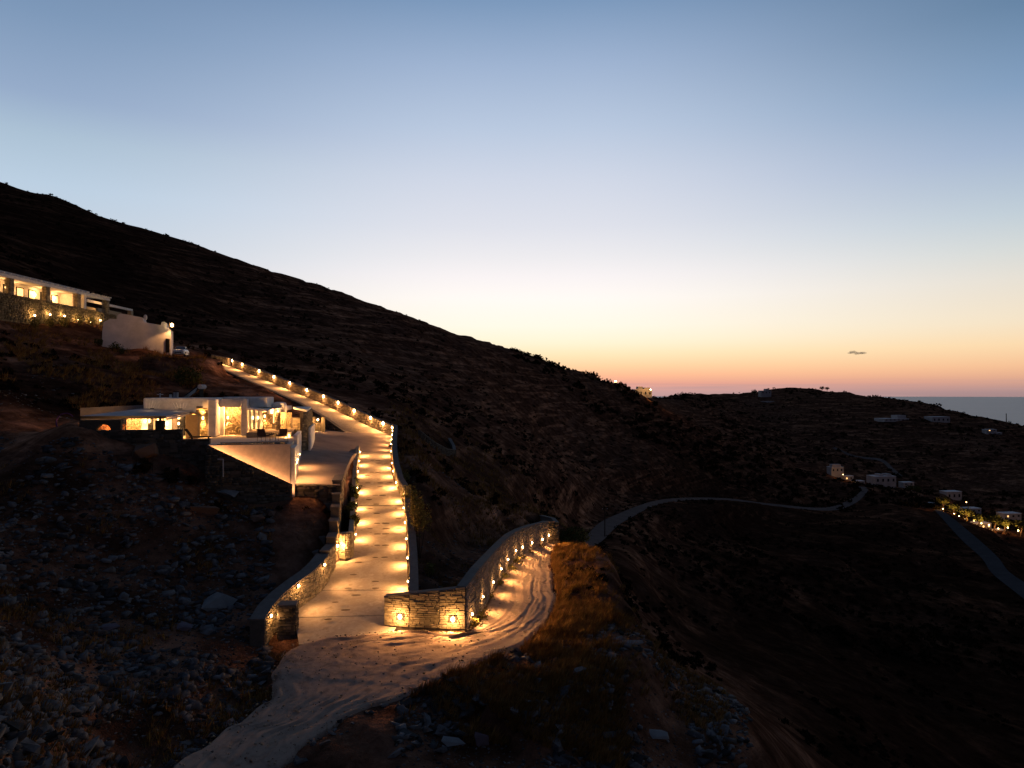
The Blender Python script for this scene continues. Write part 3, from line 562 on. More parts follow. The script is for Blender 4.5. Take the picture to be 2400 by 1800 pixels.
# upper road wall
up_pts = [(905, 1017, 89.8), (870, 1001, 92), (819, 978, 95.9), (785, 960, 98.6), (751, 945, 101.9), (717, 931, 105), (683, 917, 108.4), (647, 902, 112.3), (610, 887, 116.4), (575, 872, 121), (540, 859, 126.3)]
up_path = [(lambda p: (p.x+.3, p.y+.3, p.z-.1, p.z+1.15))(P(*c)) for c in up_pts][::-1]
up_wall = wall('stone_wall', 'long stone wall climbing the hillside beside the upper road, twelve lamps on it', up_path, .45, -1, parts=0, h=.2, ln_=.5, coping=.08, over=.03)
corner = [(up_path[-1][0], up_path[-1][1]-.02, up_path[-1][2], up_path[-1][3]), (rw_path[-1][0]+.02, rw_path[-1][1]+.05, -5.0, -4.0)]
wall('stone_wall', 'short corner of wall joining the upper road wall to the driveway wall', corner, .42, -1, h=.16, ln_=.45, coping=.08)
bk = [W4(495, 849, 129, 1.3), W4(536, 857, 127, 1.3)]
wall('stone_wall', 'small wall at the top end of the upper road', bk, .4, -1, h=.2, ln_=.5)
# retaining wall under the upper road
rt_path = [(p.x-.3, p.y-.35, min(gz(p.x-1.5, p.y-1.5), p.z)-1.2, p.z-.02) for p in UP_L[:6]][::-1]
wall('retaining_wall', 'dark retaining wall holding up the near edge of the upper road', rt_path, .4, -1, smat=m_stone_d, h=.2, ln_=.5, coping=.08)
# small curved garden wall on the slope, right
gw = [(985, 1128, 98, 1107+12), (1020, 1122, 101, 1112), (1048, 1114, 106, 1104), (1068, 1108, 111, 1093), (1066, 1096, 116, 1088), (1056, 1090, 120, 1085)]
gpath = [(lambda p: (p.x, p.y, gz(p.x, p.y)-.3, gz(p.x, p.y)+.95))(P(a, b, c)) for a, b, c, e in gw]
wall('stone_wall', 'small curved dry stone wall on the dark slope right of the driveway', gpath, .4, -1, smat=m_stone_d, h=.18, ln_=.4, coping=.1)

# ------------------------------------------------------------------ lamps
LK, HK = 6.3, 13
def lamp_at(p, nrm, label, group, power=30, size=.09, lens=None, spread=100, down=32, halo=0, name='wall_light', cat='wall light', col=(1, .48, .16)):
    nrm = Vector(nrm).normalized(); p = Vector(p); t_ = empty(name, p); tag(t_, label, cat, group)
    rz = math.atan2(nrm.y, nrm.x)
    b = MB(); b.box(p+nrm*.03, (.07, size*2.6, size*2.2), rz); b.build('housing', m_frame, t_)
    b = MB(); b.ball(p+nrm*(.075), size, 10, 6, (.6, .6, .8)) if size > .12 else b.ball(p+nrm*.075, size, 8, 6, (.75, .75, .75)); b.build('lens', lens or m_lens, t_, smooth=True)
    l = bpy.data.lights.new('light_source', 'SPOT'); l.energy = power*LK*random.uniform(.6, 1.3); l.color = col; l.spot_size = R(spread); l.spot_blend = .9; l.shadow_soft_size = .05
    o = bpy.data.objects.new('light_source', l); COL.objects.link(o); pos = p+nrm*(.1+size)
    dv = (nrm*math.cos(R(down))+Vector((0, 0, -math.sin(R(down))))+Vector((random.uniform(-.09, .09), random.uniform(-.09, .09), 0))).normalized(); o.matrix_world = Matrix.Translation(pos) @ dv.to_track_quat('-Z', 'Y').to_matrix().to_4x4()
    mw = o.matrix_world.copy(); o.parent = t_; o.matrix_parent_inverse = Matrix.Translation(t_.location).inverted(); o.matrix_basis = mw
    if halo:
        l2 = bpy.data.lights.new('glow_source', 'POINT'); l2.energy = halo*HK; l2.color = col; l2.shadow_soft_size = .06
        o2 = bpy.data.objects.new('glow_source', l2); COL.objects.link(o2); o2.location = p+nrm*(.16+size); o2.parent = t_; o2.matrix_parent_inverse = Matrix.Translation(t_.location).inverted()
    return t_
def on_path(path, side, px=None, s=None):
    """point and outward normal on a wall path where the bearing equals px"""
    best = None
    for i in range(len(path)-1):
        a, b = path[i], path[i+1]
        for k in range(41):
            f = k/40; q = [a[j]+(b[j]-a[j])*f for j in range(4)]; e = abs(1200+FOC*q[0]/q[1]-px) if px is not None else abs(q[1]-s)
            if best is None or e < best[0]:
                d = Vector((b[0]-a[0], b[1]-a[1])).normalized(); best = (e, q, Vector((-d.y, d.x, 0))*side)
    return best[1], best[2]
def lamp_px(path, side, px, py, label, group, **k):
    q, n_ = on_path(path, side, px=px); z = P(px, py, q[1]).z; z = min(max(z, q[2]+.2), q[3]-.1); return lamp_at((q[0]+n_.x*.05, q[1]+n_.y*.05, z), n_, label, group, **k)
lamp_px(front_path, -1, 941, 1444, 'left of the two bright lamps on the front stone wall', 'front wall lamps', power=60, size=.16, halo=13, spread=140, down=40)
lamp_px(front_path, -1, 1062, 1450, 'right of the two bright lamps on the front stone wall', 'front wall lamps', power=60, size=.16, halo=13, spread=140, down=40)
for i, (px, py) in enumerate([(1101, 1439), (1127, 1398), (1151, 1364), (1170, 1333), (1186, 1311), (1205, 1290), (1221, 1282), (1243, 1272), (1268, 1264), (1290, 1254)]):
    lamp_px(low_path, -1, min(px, 1283), py, ORD[i]+' lamp from the near end of the wall above the dirt track', 'lamps on the track wall', power=88, size=.085+.004*i, halo=3, spread=140, down=22)
for i, (px, py) in enumerate([(697, 1371), (632, 1443), (757, 1318)]):
    lamp_px(cv_path, 1, px, py, ['small lamp in the middle of the curved stone wall', 'small lamp at the outer left end of the curved stone wall', 'small lamp at the upper end of the curved stone wall'][i], 'curved wall lamps', power=[55, 9, 55][i], size=.1, halo=[4, 2.5, 3][i], spread=130, down=25)
q = PX(790.5, 48.0, -10.25); lamp_at(q, (.75, -.66, 0), 'bright lamp in the wall corner at the rounded end of the inner wall', 'curved wall lamps', power=20, size=.11, halo=26, spread=140, down=20)
for i, y_ in enumerate([1381, 1325, 1280, 1241, 1205, 1176, 1145, 1118, 1098, 1070, 1052, 1040, 1030, 1020]):
    rd = np.array([tuple(p) for p in rw]); yy = 922-rd[:, 2]/rd[:, 1]*FOC; d = float(np.interp(-y_, -yy, rd[:, 1]))
    q_, n_ = on_path(rw_path, 1, s=d); lamp_at((q_[0]+n_.x*.06, q_[1], q_[2]+.52), n_, ORD[i]+' lamp from the near end of the wall on the right of the driveway', 'lamps on the right driveway wall', power=48, size=.075, spread=145, down=25, halo=9)
for i, y_ in enumerate([1268, 1228, 1195, 1157, 1118, 1093, 1071]):
    rd = np.array([tuple(p) for p in il[3:]]); yy = 922-rd[:, 2]/rd[:, 1]*FOC; d = float(np.interp(-y_, -yy, rd[:, 1]))
    q_, n_ = on_path(il_path[3:], -1, s=d); lamp_at((q_[0]+n_.x*.06, q_[1], q_[2]+.5), n_, ORD[i]+' lamp from the near end of the inner wall on the left of the driveway', 'lamps on the left driveway wall', power=42, size=.075, spread=145, down=25, halo=8)
for i, (px, py) in enumerate([(539, 850), (569, 861), (608, 875), (643, 889), (681, 904), (721, 919), (760, 936), (794, 951), (832, 969), (870, 987), (899, 1001)]):
    q_, n_ = on_path(up_path, -1, px=px); lamp_at((q_[0], q_[1], q_[3]-.12), n_, ORD[i]+' lamp from the top of the upper road wall', 'lamps on the upper road wall', power=95, size=.24, halo=14, spread=150, down=35)
lamp_at((corner[1][0]-.1, corner[1][1]-.3, -4.15), (-.8, -.6, 0), 'lamp on the wall corner where driveway and upper road meet', 'lamps on the upper road wall', power=70, size=.16, halo=10, spread=150)
# ------------------------------------------------------------------ the lit house
HROT = HA
m_ochre = M('ochre_stone', (.36, .27, .16), .85, bump=.012, scale=5, island=.22); m_wallhill = M('brown_wall_stone', (.15, .11, .07), .9, bump=.02, scale=4, island=.4)
hs = empty('villa', H(-6, 10, 0)); tag(hs, 'low white and stone villa with lit terrace and flat veranda roof, left of the driveway', 'house')
m_white_in = m_white
def hb(u0, u1, v0, v1, z0, z1): 
    c = H((u0+u1)/2, (v0+v1)/2, (z0+z1)/2); return (c, (abs(u1-u0), abs(v1-v0), abs(z1-z0)), HROT)
def hbox(name, mat, *a, bevel=0, parent=None): return MB().box(*hb(*a)).build(name, mat, parent or hs, bevel=bevel)
def hstone(u0, u1, v, z0, z1, parent, mat=None, h=.12, ln_=.42, parts=0, stuff='stone_facing'):
    a, b = H(u0, v, z0), H(u1, v, z0); stones_on([(a.x, a.y, TZ+z0, TZ+z1), (b.x, b.y, TZ+z0, TZ+z1)], -1, h, ln_, parts, parent, mat or m_stone, stuffname=stuff, depth=.1)
def hstone_side(u, v0, v1, z0, z1, parent, mat=None, h=.13, ln_=.4):   # face looking to +u
    a, b = H(u, v0, z0), H(u, v1, z0); stones_on([(a.x, a.y, TZ+z0, TZ+z1), (b.x, b.y, TZ+z0, TZ+z1)], -1, h, ln_, 0, parent, mat or m_stone)
m_floor = M('terrace_floor', (.50, .44, .36), .6, bump=.003, scale=1.5)
fl = grid_poly('terrace_floor', [H(-5.75, .0, 0), H(-.05, .0, 0), H(.2, 12, 0), H(.2, 22, 0), H(-14.25, 22, 0), H(-14.25, 1.3, 0), H(-5.75, 1.3, 0)], lambda v: np.full(len(v), TZ), m_floor, 2.2, 1.0, hs)
body = hbox('main_wall', m_white, -12.9, -6.9, 12.4, 19, .01, 3.3, bevel=.12)
hbox('rear_wall', m_white, -6.88, -2.75, 15, 19, .01, 3.36, bevel=.1)
hbox('roof_parapet', m_white, -4.3, -2.78, 12.5, 14.98, 2.45, 3.34, bevel=.08)
hbox('low_wing', m_white, -14.2, -12.92, 12.4, 18, .01, 2.25)
hbox('upper_block', m_white, -2.7, -1.5, 16, 19, .01, 2.85, bevel=.3)
# white portal with the stone niche
hbox('portal_pier', m_white, -7.27, -6.67, 9.6, 12.38, .01, 3.22, bevel=.1)
hbox('portal_pier', m_white, -4.87, -4.33, 11.4, 12.9, .01, 3.2, bevel=.05)
hbox('lintel', m_white, -6.66, -4.88, 11.6, 12.9, 2.5, 3.18)
hbox('niche_side', m_white, -6.66, -6.36, 12.2, 12.9, .01, 2.49)
hbox('niche_back', m_mortar, -6.35, -4.88, 12.75, 12.9, .01, 2.49)
hstone(-6.35, -4.89, 12.72, .01, 2.48, hs, m_ochre, stuff='niche_stone', h=.075, ln_=.5)
hbox('stone_backing', m_mortar, -8.3, -7.28, 10.4, 10.6, .01, 2.6); hstone(-8.3, -7.29, 10.36, .01, 2.45, hs, m_ochre, h=.1, ln_=.4, stuff='panel_stone')
hbox('panel_top', m_white, -7.75, -7.28, 10.2, 10.39, 2.47, 2.95)
# veranda
rc_ = [P(188, 975, 54.5), P(389, 975, 57.0), P(472, 959, 63.6), P(330, 957.5, 61.2)]
m_roof = M('roof_render', (.42, .40, .39), .8, scale=1.5, bump=.003)
b = MB(); b.hexa([p-Vector((0, 0, .16)) for p in rc_], rc_); b.build('veranda_roof', m_roof, hs)
b = MB(); e1 = rc_[1]-Vector((0, 0, .17)); e2 = rc_[2]-Vector((0, 0, .17)); off = (e2-e1).normalized().cross(Vector((0, 0, 1)))*.12
b.hexa([e1-Vector((0, 0, .16)), e1+off-Vector((0, 0, .16)), e2+off-Vector((0, 0, .16)), e2-Vector((0, 0, .16))], [e1, e1+off, e2+off, e2]); b.build('roof_beam', m_white, hs)
b = MB(); e1 = rc_[0]-Vector((0, 0, .0)); e2 = rc_[1]; o2_ = Vector((.02, -.08, 0)); b.hexa([e1+o2_-Vector((0, 0, .2)), e2+o2_-Vector((0, 0, .2)), e2-Vector((0, .003, .2)), e1-Vector((0, .003, .2))], [e1+o2_, e2+o2_, e2-Vector((0, .003, 0)), e1-Vector((0, .003, 0))]); b.build('fascia', m_frame, hs)
hbox('column', M('ochre_render', (.42, .30, .14), .8), -8.66, -7.78, 8.0, 9.1, .01, 1.95)
for u_ in (-9.9, -11.35): hbox('column', m_white, u_, u_+.32, 9.2, 9.5, .01, 2.0)
hbox('inner_wall', m_white, -14.1, -8.6, 12.0, 12.2, .01, 2.1)
for i, u_ in enumerate((-12.4, -11.2, -10.2, -9.4)):
    f = hbox('window', m_frame, u_, u_+.75, 11.93, 11.99, .05, 1.9); hbox('pane', m_glass_lit if i % 2 else m_glass, u_+.06, u_+.69, 11.89, 11.925, .12, 1.83, parent=f)
hbox('stone_backing', m_mortar, -9.0, -8.4, 11.3, 11.8, .01, 2.05); hstone(-9.0, -8.4, 11.26, .01, 2.0, hs, m_ochre, stuff='panel_stone', h=.1, ln_=.35)
hstone(-14.1, -12.9, 11.97, .01, 2.05, hs, m_ochre, stuff='panel_stone', h=.1, ln_=.4)
for a_, b2_ in ((-11.95, -11.4), (-10.45, -10.25)): hstone(a_, b2_, 11.95, .01, 2.05, hs, m_ochre, stuff='panel_stone', h=.1, ln_=.3)
# dark front garden walls with the arched opening
gwl = empty('garden_wall', H(-10, 1.2, -2)); tag(gwl, 'dark garden wall in front of the veranda with an arched opening glowing from inside', 'wall')
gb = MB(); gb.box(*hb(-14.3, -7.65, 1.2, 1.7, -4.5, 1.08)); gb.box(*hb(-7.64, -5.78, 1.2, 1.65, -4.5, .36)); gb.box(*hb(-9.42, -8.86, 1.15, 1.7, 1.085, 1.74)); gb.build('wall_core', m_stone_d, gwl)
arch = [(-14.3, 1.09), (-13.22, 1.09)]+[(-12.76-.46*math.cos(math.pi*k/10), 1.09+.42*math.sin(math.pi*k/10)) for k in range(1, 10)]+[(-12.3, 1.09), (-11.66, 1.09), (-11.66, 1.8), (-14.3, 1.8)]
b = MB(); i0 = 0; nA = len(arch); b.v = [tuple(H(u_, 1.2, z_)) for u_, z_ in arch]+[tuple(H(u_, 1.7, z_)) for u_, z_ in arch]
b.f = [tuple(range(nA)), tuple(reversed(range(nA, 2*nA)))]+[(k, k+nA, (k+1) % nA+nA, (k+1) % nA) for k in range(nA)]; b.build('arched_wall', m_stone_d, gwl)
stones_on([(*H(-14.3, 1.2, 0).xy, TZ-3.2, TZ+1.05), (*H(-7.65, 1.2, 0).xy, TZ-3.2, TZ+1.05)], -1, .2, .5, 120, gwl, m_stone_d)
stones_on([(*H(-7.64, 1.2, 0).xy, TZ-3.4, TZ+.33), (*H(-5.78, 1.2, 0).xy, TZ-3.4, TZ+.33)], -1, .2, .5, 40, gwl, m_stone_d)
MB().box(*hb(-9.18, -9.08, 1.35, 1.5, 1.75, 2.02)).build('post', m_frame, gwl)
# pool wall and pool
hbox('pool_wall', M('pool_wall_render', (.62, .50, .40), .8, bump=.003, scale=2), -5.7, -.07, -.14, -.02, -4.2, -.02)
m_pool = M('pool_water', (.10, .22, .26), .05, spec=.8, scale=2, noise=[(.09, .20, .24), (.12, .25, .29)])
pool = empty('pool', H(-2.5, .7, 0)); tag(pool, 'narrow infinity pool at the front edge of the villa terrace', 'pool')
MB().box(*hb(-5.0, -.5, .1, 1.5, .004, .03)).build('water', m_pool, pool)
MB().box(*hb(-5.1, -.3, 1.51, 1.7, .004, .07)).build('rim', m_coping, pool); MB().box(*hb(-5.1, -.3, -.0, .095, .004, .05)).build('rim', m_frame, pool)
# sloping dark wall before the pool wall, and the wall under the parking yard
sl_path = [(*H(-5.75, -.62, 0).xy, TZ-4, TZ+.02), (*H(.1, -.62, 0).xy, TZ-5.2, TZ-2.98)]
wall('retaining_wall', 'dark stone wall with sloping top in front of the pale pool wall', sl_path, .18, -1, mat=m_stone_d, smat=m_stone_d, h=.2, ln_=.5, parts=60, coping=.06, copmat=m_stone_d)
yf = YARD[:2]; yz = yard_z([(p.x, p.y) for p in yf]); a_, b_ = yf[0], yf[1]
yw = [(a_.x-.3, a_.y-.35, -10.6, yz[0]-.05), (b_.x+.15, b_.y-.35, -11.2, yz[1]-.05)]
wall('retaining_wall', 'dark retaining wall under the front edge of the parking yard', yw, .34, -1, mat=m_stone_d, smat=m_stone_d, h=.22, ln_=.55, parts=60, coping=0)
l = bpy.data.lights.new('trench_strip_light', 'AREA'); l.shape = 'RECTANGLE'; l.size = 6.3; l.size_y = .22; l.energy = 360; l.color = (1, .44, .16)
o = bpy.data.objects.new('trench_strip_light', l); COL.objects.link(o); X = (H(-.1, -.4, -3.1)-H(-5.6, -.4, -.05)).normalized(); Zd = -((Vector((0, 0, 1))+HV*.25).normalized()); Zd = (Zd-X*Zd.dot(X)).normalized(); Yd = Zd.cross(X)
o.parent = hs; o.matrix_parent_inverse = Matrix.Translation(hs.location).inverted(); o.matrix_basis = Matrix.Translation(H(-2.85, -.42, -2.0)) @ Matrix((X, Yd, Zd)).transposed().to_4x4()
# parapet wall between terrace and yard
hbox('side_wall', m_white, -.05, .25, -.1, 3.6, -4, -.3); hbox('side_wall', m_white, -.05, .25, 3.62, 10.4, -4, .42)
# raised rear terrace, fins, pergola
hbox('raised_terrace', M('bench_render', (.25, .20, .15), .8), -4.05, -.45, 8.2, 15, .005, .43)
for u_ in (-4.25, -3.86, -3.47): hbox('fin', m_white, u_, u_+.16, 13.2, 13.9, .44, 2.4)
hbox('back_stone_core', m_mortar, -3.3, -1.9, 14.3, 14.6, .44, 2.4); hstone(-3.3, -2.5, 14.26, .44, 2.35, hs, m_ochre, stuff='panel_stone', h=.1, ln_=.4)
for k in range(3):
    f = hbox('window', m_frame, -2.45+k*.2, -2.3+k*.2, 14.22, 14.29, .9, 2.2); hbox('pane', m_glass_lit, -2.43+k*.2, -2.32+k*.2, 14.19, 14.215, .95, 2.15, parent=f)
pr = [P(630, 962.5, 61.5), P(684, 952.5, 72), P(602, 951, 72), P(580, 957.5, 60.5)]
b = MB(); b.hexa([p-Vector((0, 0, .1)) for p in pr], [p+Vector((0, 0, .08)) for p in pr]); b.build('pergola_roof', m_white, hs)
b = MB(); e1, e2 = pr[0]-Vector((0, 0, .11)), pr[1]-Vector((0, 0, .11)); o_ = Vector((-.15, 0, 0)); b.hexa([e1+o_-Vector((0, 0, .18)), e1-Vector((0, 0, .18)), e2-Vector((0, 0, .18)), e2+o_-Vector((0, 0, .18))], [e1+o_, e1, e2, e2+o_]); b.build('pergola_beam', m_white, hs)
for px, py, d, w in ((651, 1008, 63, .36), (664, 1003, 66.5, .5), (677.5, 1000, 70, .5)):
    p = P(px, py, d); zt = P(px, 960, d).z-.25; c = Vector((p.x, p.y, (p.z+zt)/2-.2)); MB().box(c, (w-.1, w-.1, zt-p.z+.4), HROT).build('pier_core', m_mortar, hs)
    cc = [(-w/2, -w/2), (w/2, -w/2), (w/2, w/2), (-w/2, w/2)]; pth = [(p.x+a*math.cos(HROT)-b__*math.sin(HROT), p.y+a*math.sin(HROT)+b__*math.cos(HROT), p.z-.3, zt) for a, b__ in cc]
    stones_on(pth+[pth[0]], -1, .13, .3, 0, hs, m_ochre, stuffname='pier_stone', off=-.04)
# second pergola with its tall stone pier beside the yard
sp = empty('stone_pergola', P(713, 1055, 64)); tag(sp, 'tall stone pier and wall carrying a small flat roof beside the parking yard', 'pergola')
yzz = lambda px, d: float(yard_z([(PX(px, d, 0).x, d)])[0])
A = PX(708, 64, 0); B = PX(719, 64.4, 0); C_ = PX(731, 77, 0)
pz = [P(713, 966, 64).z, P(731, 958, 77).z]
pth = [(A.x, A.y, yzz(708, 64)-.3, pz[0]), (B.x, B.y, yzz(719, 64)-.3, pz[0]), (C_.x, C_.y, -5.1, pz[1])]
bk_ = offset_path(pth, .3, 1); b = MB()
for i in range(2):
    a, c = pth[i], pth[i+1]; q1, q2 = bk_[i], bk_[i+1]; b.hexa([(a[0], a[1], a[2]), (c[0], c[1], c[2]), (q2.x, q2.y, c[2]), (q1.x, q1.y, a[2])], [(a[0], a[1], a[3]), (c[0], c[1], c[3]), (q2.x, q2.y, c[3]), (q1.x, q1.y, a[3])])
b.build('wall_core', m_mortar, sp); stones_on(pth, -1, .15, .4, 60, sp, m_stone)
lw = [(B.x+.14, B.y+.1, yzz(719, 64)-.3, P(719, 1004, 64.3).z), (C_.x+.14, C_.y, -5.1, P(731, 992, 77).z)]; q1 = (Vector(lw[1][:2])-Vector(lw[0][:2])).normalized(); nn = Vector((q1.y, -q1.x))*.18
b = MB(); b.hexa([(lw[0][0], lw[0][1], lw[0][2]), (lw[0][0]+nn.x, lw[0][1]+nn.y, lw[0][2]), (lw[1][0]+nn.x, lw[1][1]+nn.y, lw[1][2]), (lw[1][0], lw[1][1], lw[1][2])], [(lw[0][0], lw[0][1], lw[0][3]), (lw[0][0]+nn.x, lw[0][1]+nn.y, lw[0][3]), (lw[1][0]+nn.x, lw[1][1]+nn.y, lw[1][3]), (lw[1][0], lw[1][1], lw[1][3])]); b.build('low_white_wall', m_white, sp)
r2 = [P(687, 959, 66), P(719, 966, 64.2), P(730, 957.5, 77), P(692, 957, 78)]; b = MB(); b.hexa([p+Vector((0, 0, .01)) for p in r2], [p+Vector((0, 0, .2)) for p in r2]); b.build('flat_roof', m_white, sp)
b = MB(); b.box(P(697, 997, 67), (1.2, .3, 1.5), HROT); b.build('back_wall', m_mortar, sp)
q_ = P(686, 1012, 66.8); q2_ = P(708, 1012, 66.8); stones_on([(q_.x, q_.y, q_.z-.5, P(686, 981, 66.8).z), (q2_.x, q2_.y, q2_.z-.5, P(708, 981, 66.8).z)], -1, .14, .4, 20, sp, m_stone)
# small stone gate house wall with lamp, behind the yard
gh = empty('stone_hut', P(743, 1013, 85)); tag(gh, 'little stone wall niche with one lamp behind the parking yard', 'stone niche')
A, B = P(731, 1014, 85), P(754, 1014, 85.5); C_ = P(758, 1010, 88)
MB().box(((A.x+B.x)/2, 85.9, -3.8), (1.35, .6, 2.0), .1).build('wall_core', m_mortar, gh)
stones_on([(A.x, A.y+.3, -4.9, P(731, 977, 85).z), (B.x, B.y+.3, -4.9, P(754, 977, 85).z)], -1, .14, .4, 60, gh, m_stone)
MB().box(((A.x+B.x)/2, 85.0, -4.6), (1.15, .7, .12), .1).build('step', m_white, gh); MB().box((B.x+.2, 85.4, -3.85), (.35, .5, 2.0), .1).build('pier', m_stone, gh)
lamp_at(P(745, 984, 85.05)+Vector((0, 0, 0)), (.1, -1, 0), 'lamp on the little stone niche behind the yard', None, power=45, size=.13, halo=12, spread=150)
# sconces throwing light up and down
def sconce(p, nrm, e=26):
    b = MB(); b.box(p+nrm*.06, (.1, .12, .22), HROT); o = b.build('sconce', m_lens_s, hs)
    for s_ in (1, -1):
        l = bpy.data.lights.new('sconce_light', 'SPOT'); l.energy = e*8; l.color = (1, .47, .14); l.spot_size = R(110); l.spot_blend = .8; l.shadow_soft_size = .04
        q = bpy.data.objects.new('sconce_light', l); COL.objects.link(q); dv = (Vector((0, 0, s_))+nrm*.12).normalized()
        mw = Matrix.Translation(p+nrm*.16+Vector((0, 0, s_*.16))) @ dv.to_track_quat('-Z', 'Y').to_matrix().to_4x4(); q.parent = hs; q.matrix_parent_inverse = Matrix.Translation(hs.location).inverted(); q.matrix_basis = mw
nf = -HV
for p, e in ((H(-7.75, 10.3, 1.6), 60), (H(-6.1, 12.64, 1.55), 45), (H(-4.05, 13.1, 1.5), 16), (H(-3.6, 13.1, 1.5), 16), (H(-3.15, 14.2, 1.6), 36), (H(-1.95, 14.2, 1.6), 18), (H(-8.7, 11.2, 1.5), 40), (H(-9.95, 11.85, 1.1), 26), (H(-10.9, 11.85, 1.1), 26), (H(-12.6, 11.9, 1.3), 24), (H(-14.8, 12.3, 1.2), 26)): sconce(p, nf, e)
for v_, z_ in ((.75, -1.45), (1.7, -1.3), (5.0, -1.2)):
    l = lamp_at(H(.26, v_, z_), HU, ORD[int(v_/1.6)]+' slim downlight on the white wall by the parking yard', 'yard wall downlights', power=70, size=.06, spread=125, down=68, halo=2.5)
l = bpy.data.lights.new('villa_fill_light', 'POINT'); l.energy = 460; l.color = (1, .47, .15); l.shadow_soft_size = .2  # added fill lights under the villa roofs, without any fittings
for p in (H(-10.5, 9.5, 1.6), H(-13.3, 8, 1.2), H(-2.2, 11.5, 2.0), H(-5.7, 11.9, 2.3), H(-12, 5, 1.7), H(-13.4, 10.5, 1.5), P(661, 975, 65.5), P(672, 975, 68.5)):
    o = bpy.data.objects.new('villa_fill_light', l); COL.objects.link(o); o.location = p; o.parent = hs; o.matrix_parent_inverse = Matrix.Translation(hs.location).inverted()
lamp_at(H(-.55, 7.9, .18), (-.7, -.7, 0), 'low lamp at the right end of the terrace bench', None, power=14, size=.08, halo=8, spread=150, down=10)
# light streaks built as slim rods with added lamps; fittings on the roof
for (pxs, pxe, yb, yt, d, lab) in (([343, 349, 354, 359, 364, 370], [344, 352, 359, 366, 374, 381], 956, 935, 60.5, 'fan of six light streaks shaped as rods at the left end of the villa parapet'),
                                   ([412, 418, 423, 428, 433], [405, 413, 422, 430, 438], 957, 944, 61.3, 'fan of five light streaks shaped as rods in the middle of the villa parapet'),
                                   ([473, 475], [470, 474.5], 957, 945, 61.8, 'pair of light streaks shaped as rods near the villa portal')):
    r_ = empty('streak_fan', P(pxs[0], yb, d)); tag(r_, lab, 'light streak')
    for a, c in zip(pxs, pxe): MB().tube(P(a, yb, d), P(c, yt, d+.05), .035, .03, 5).build('rod', m_white, r_)
    b = MB(); q = P(sum(pxs)/len(pxs), yb, d); b.box((q.x, q.y, q.z-.05), (.3, .1, .06)); b.build('foot', m_frame, r_)
    l = bpy.data.lights.new('streak_light', 'POINT'); l.energy = 5; l.color = (1, .65, .35); l.shadow_soft_size = .1; o = bpy.data.objects.new('streak_light', l); COL.objects.link(o); o.location = (q.x, q.y-.45, q.z+.12); o.parent = r_; o.matrix_parent_inverse = Matrix.Translation(r_.location).inverted()
for px, hgt, r0, lab in ((375, .42, .07, 'small roof vent with a cross cap, leftmost on the villa roof'), (400, .3, .12, 'short round vent on the villa roof'), (409, .5, .13, 'left pipe of the pair of metal roof flues'), (415, .5, .13, 'right pipe of the pair of metal roof flues')):
    p = P(px, 931, 65); v_ = empty('roof_vent', p); tag(v_, lab, 'roof vent'); zb = TZ+3.29
    MB().tube((p.x, p.y, zb), (p.x, p.y, zb+hgt), r0, n=10).build('pipe', M('galvanised', (.35, .35, .36), .4, metal=.7) if px != 400 else m_white, v_); MB().tube((p.x, p.y, zb+hgt+.02), (p.x, p.y, zb+hgt+.09), r0*1.5, r0*.9, n=10).build('cowl', m_frame, v_)
    if px == 375: MB().box((p.x, p.y, zb+.3), (.55, .06, .06)).build('crossbar', m_white, v_)
p = P(462, 930, 66.5); sw = empty('solar_heater', p); tag(sw, 'dark tilted solar water heater on the villa roof', 'solar heater'); zb = TZ+3.36
b = MB(); b.hexa([(p.x-1.0, p.y-.5, zb), (p.x+.3, p.y-.5, zb+.95), (p.x+.3, p.y+.5, zb+.95), (p.x-1.0, p.y+.5, zb)], [(p.x-1.05, p.y-.5, zb+.08), (p.x+.25, p.y-.5, zb+1.03), (p.x+.25, p.y+.5, zb+1.03), (p.x-1.05, p.y+.5, zb+.08)]); b.build('collector', m_glass, sw)
MB().tube((p.x+.45, p.y-.5, zb+.95), (p.x+.45, p.y+.5, zb+.95), .22, n=12).build('tank', m_roof, sw); MB().box((p.x+.4, p.y, zb+.4), (.06, .8, .8)).build('stand', m_frame, sw)
# wall behind the veranda roof
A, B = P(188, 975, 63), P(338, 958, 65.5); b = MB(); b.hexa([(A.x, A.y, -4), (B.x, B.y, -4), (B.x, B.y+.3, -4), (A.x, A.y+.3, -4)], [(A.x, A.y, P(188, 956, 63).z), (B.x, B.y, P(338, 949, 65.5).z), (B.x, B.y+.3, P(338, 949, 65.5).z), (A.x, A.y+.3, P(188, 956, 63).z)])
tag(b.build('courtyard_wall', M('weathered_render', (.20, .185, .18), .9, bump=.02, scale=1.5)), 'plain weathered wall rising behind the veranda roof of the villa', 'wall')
# terrace chairs and table
def chair(p, rz, label):
    c = empty('armchair', p); tag(c, label, 'chair', 'terrace armchairs'); c0 = Matrix.Translation(p) @ Matrix.Rotation(rz, 4, 'Z'); T = lambda x, y, z: c0 @ Vector((x, y, z))
    def bx(name, x, y, z, s, mat=m_frame): q = T(x, y, z); return MB().box(q, s, rz).build(name, mat, c)
    cu = M('chair_cushion', (.10, .06, .05), .9); bx('seat', 0, 0, .42, (.62, .6, .12), cu); b = MB(); b.hexa([T(-.31, .24, .46), T(.31, .24, .46), T(.31, .34, .46), T(-.31, .34, .46)], [T(-.31, .36, .95), T(.31, .36, .95), T(.31, .46, .95), T(-.31, .46, .95)]); b.build('backrest', cu, c)
    for sx in (-1, 1):
        bx('armrest', sx*.36, .03, .62, (.05, .62, .04), m_wood)
        for sy in (-.27, .3): MB().tube(T(sx*.36, sy, 0), T(sx*.36, sy, .6), .018, n=6).build('leg', m_frame, c)
    return c
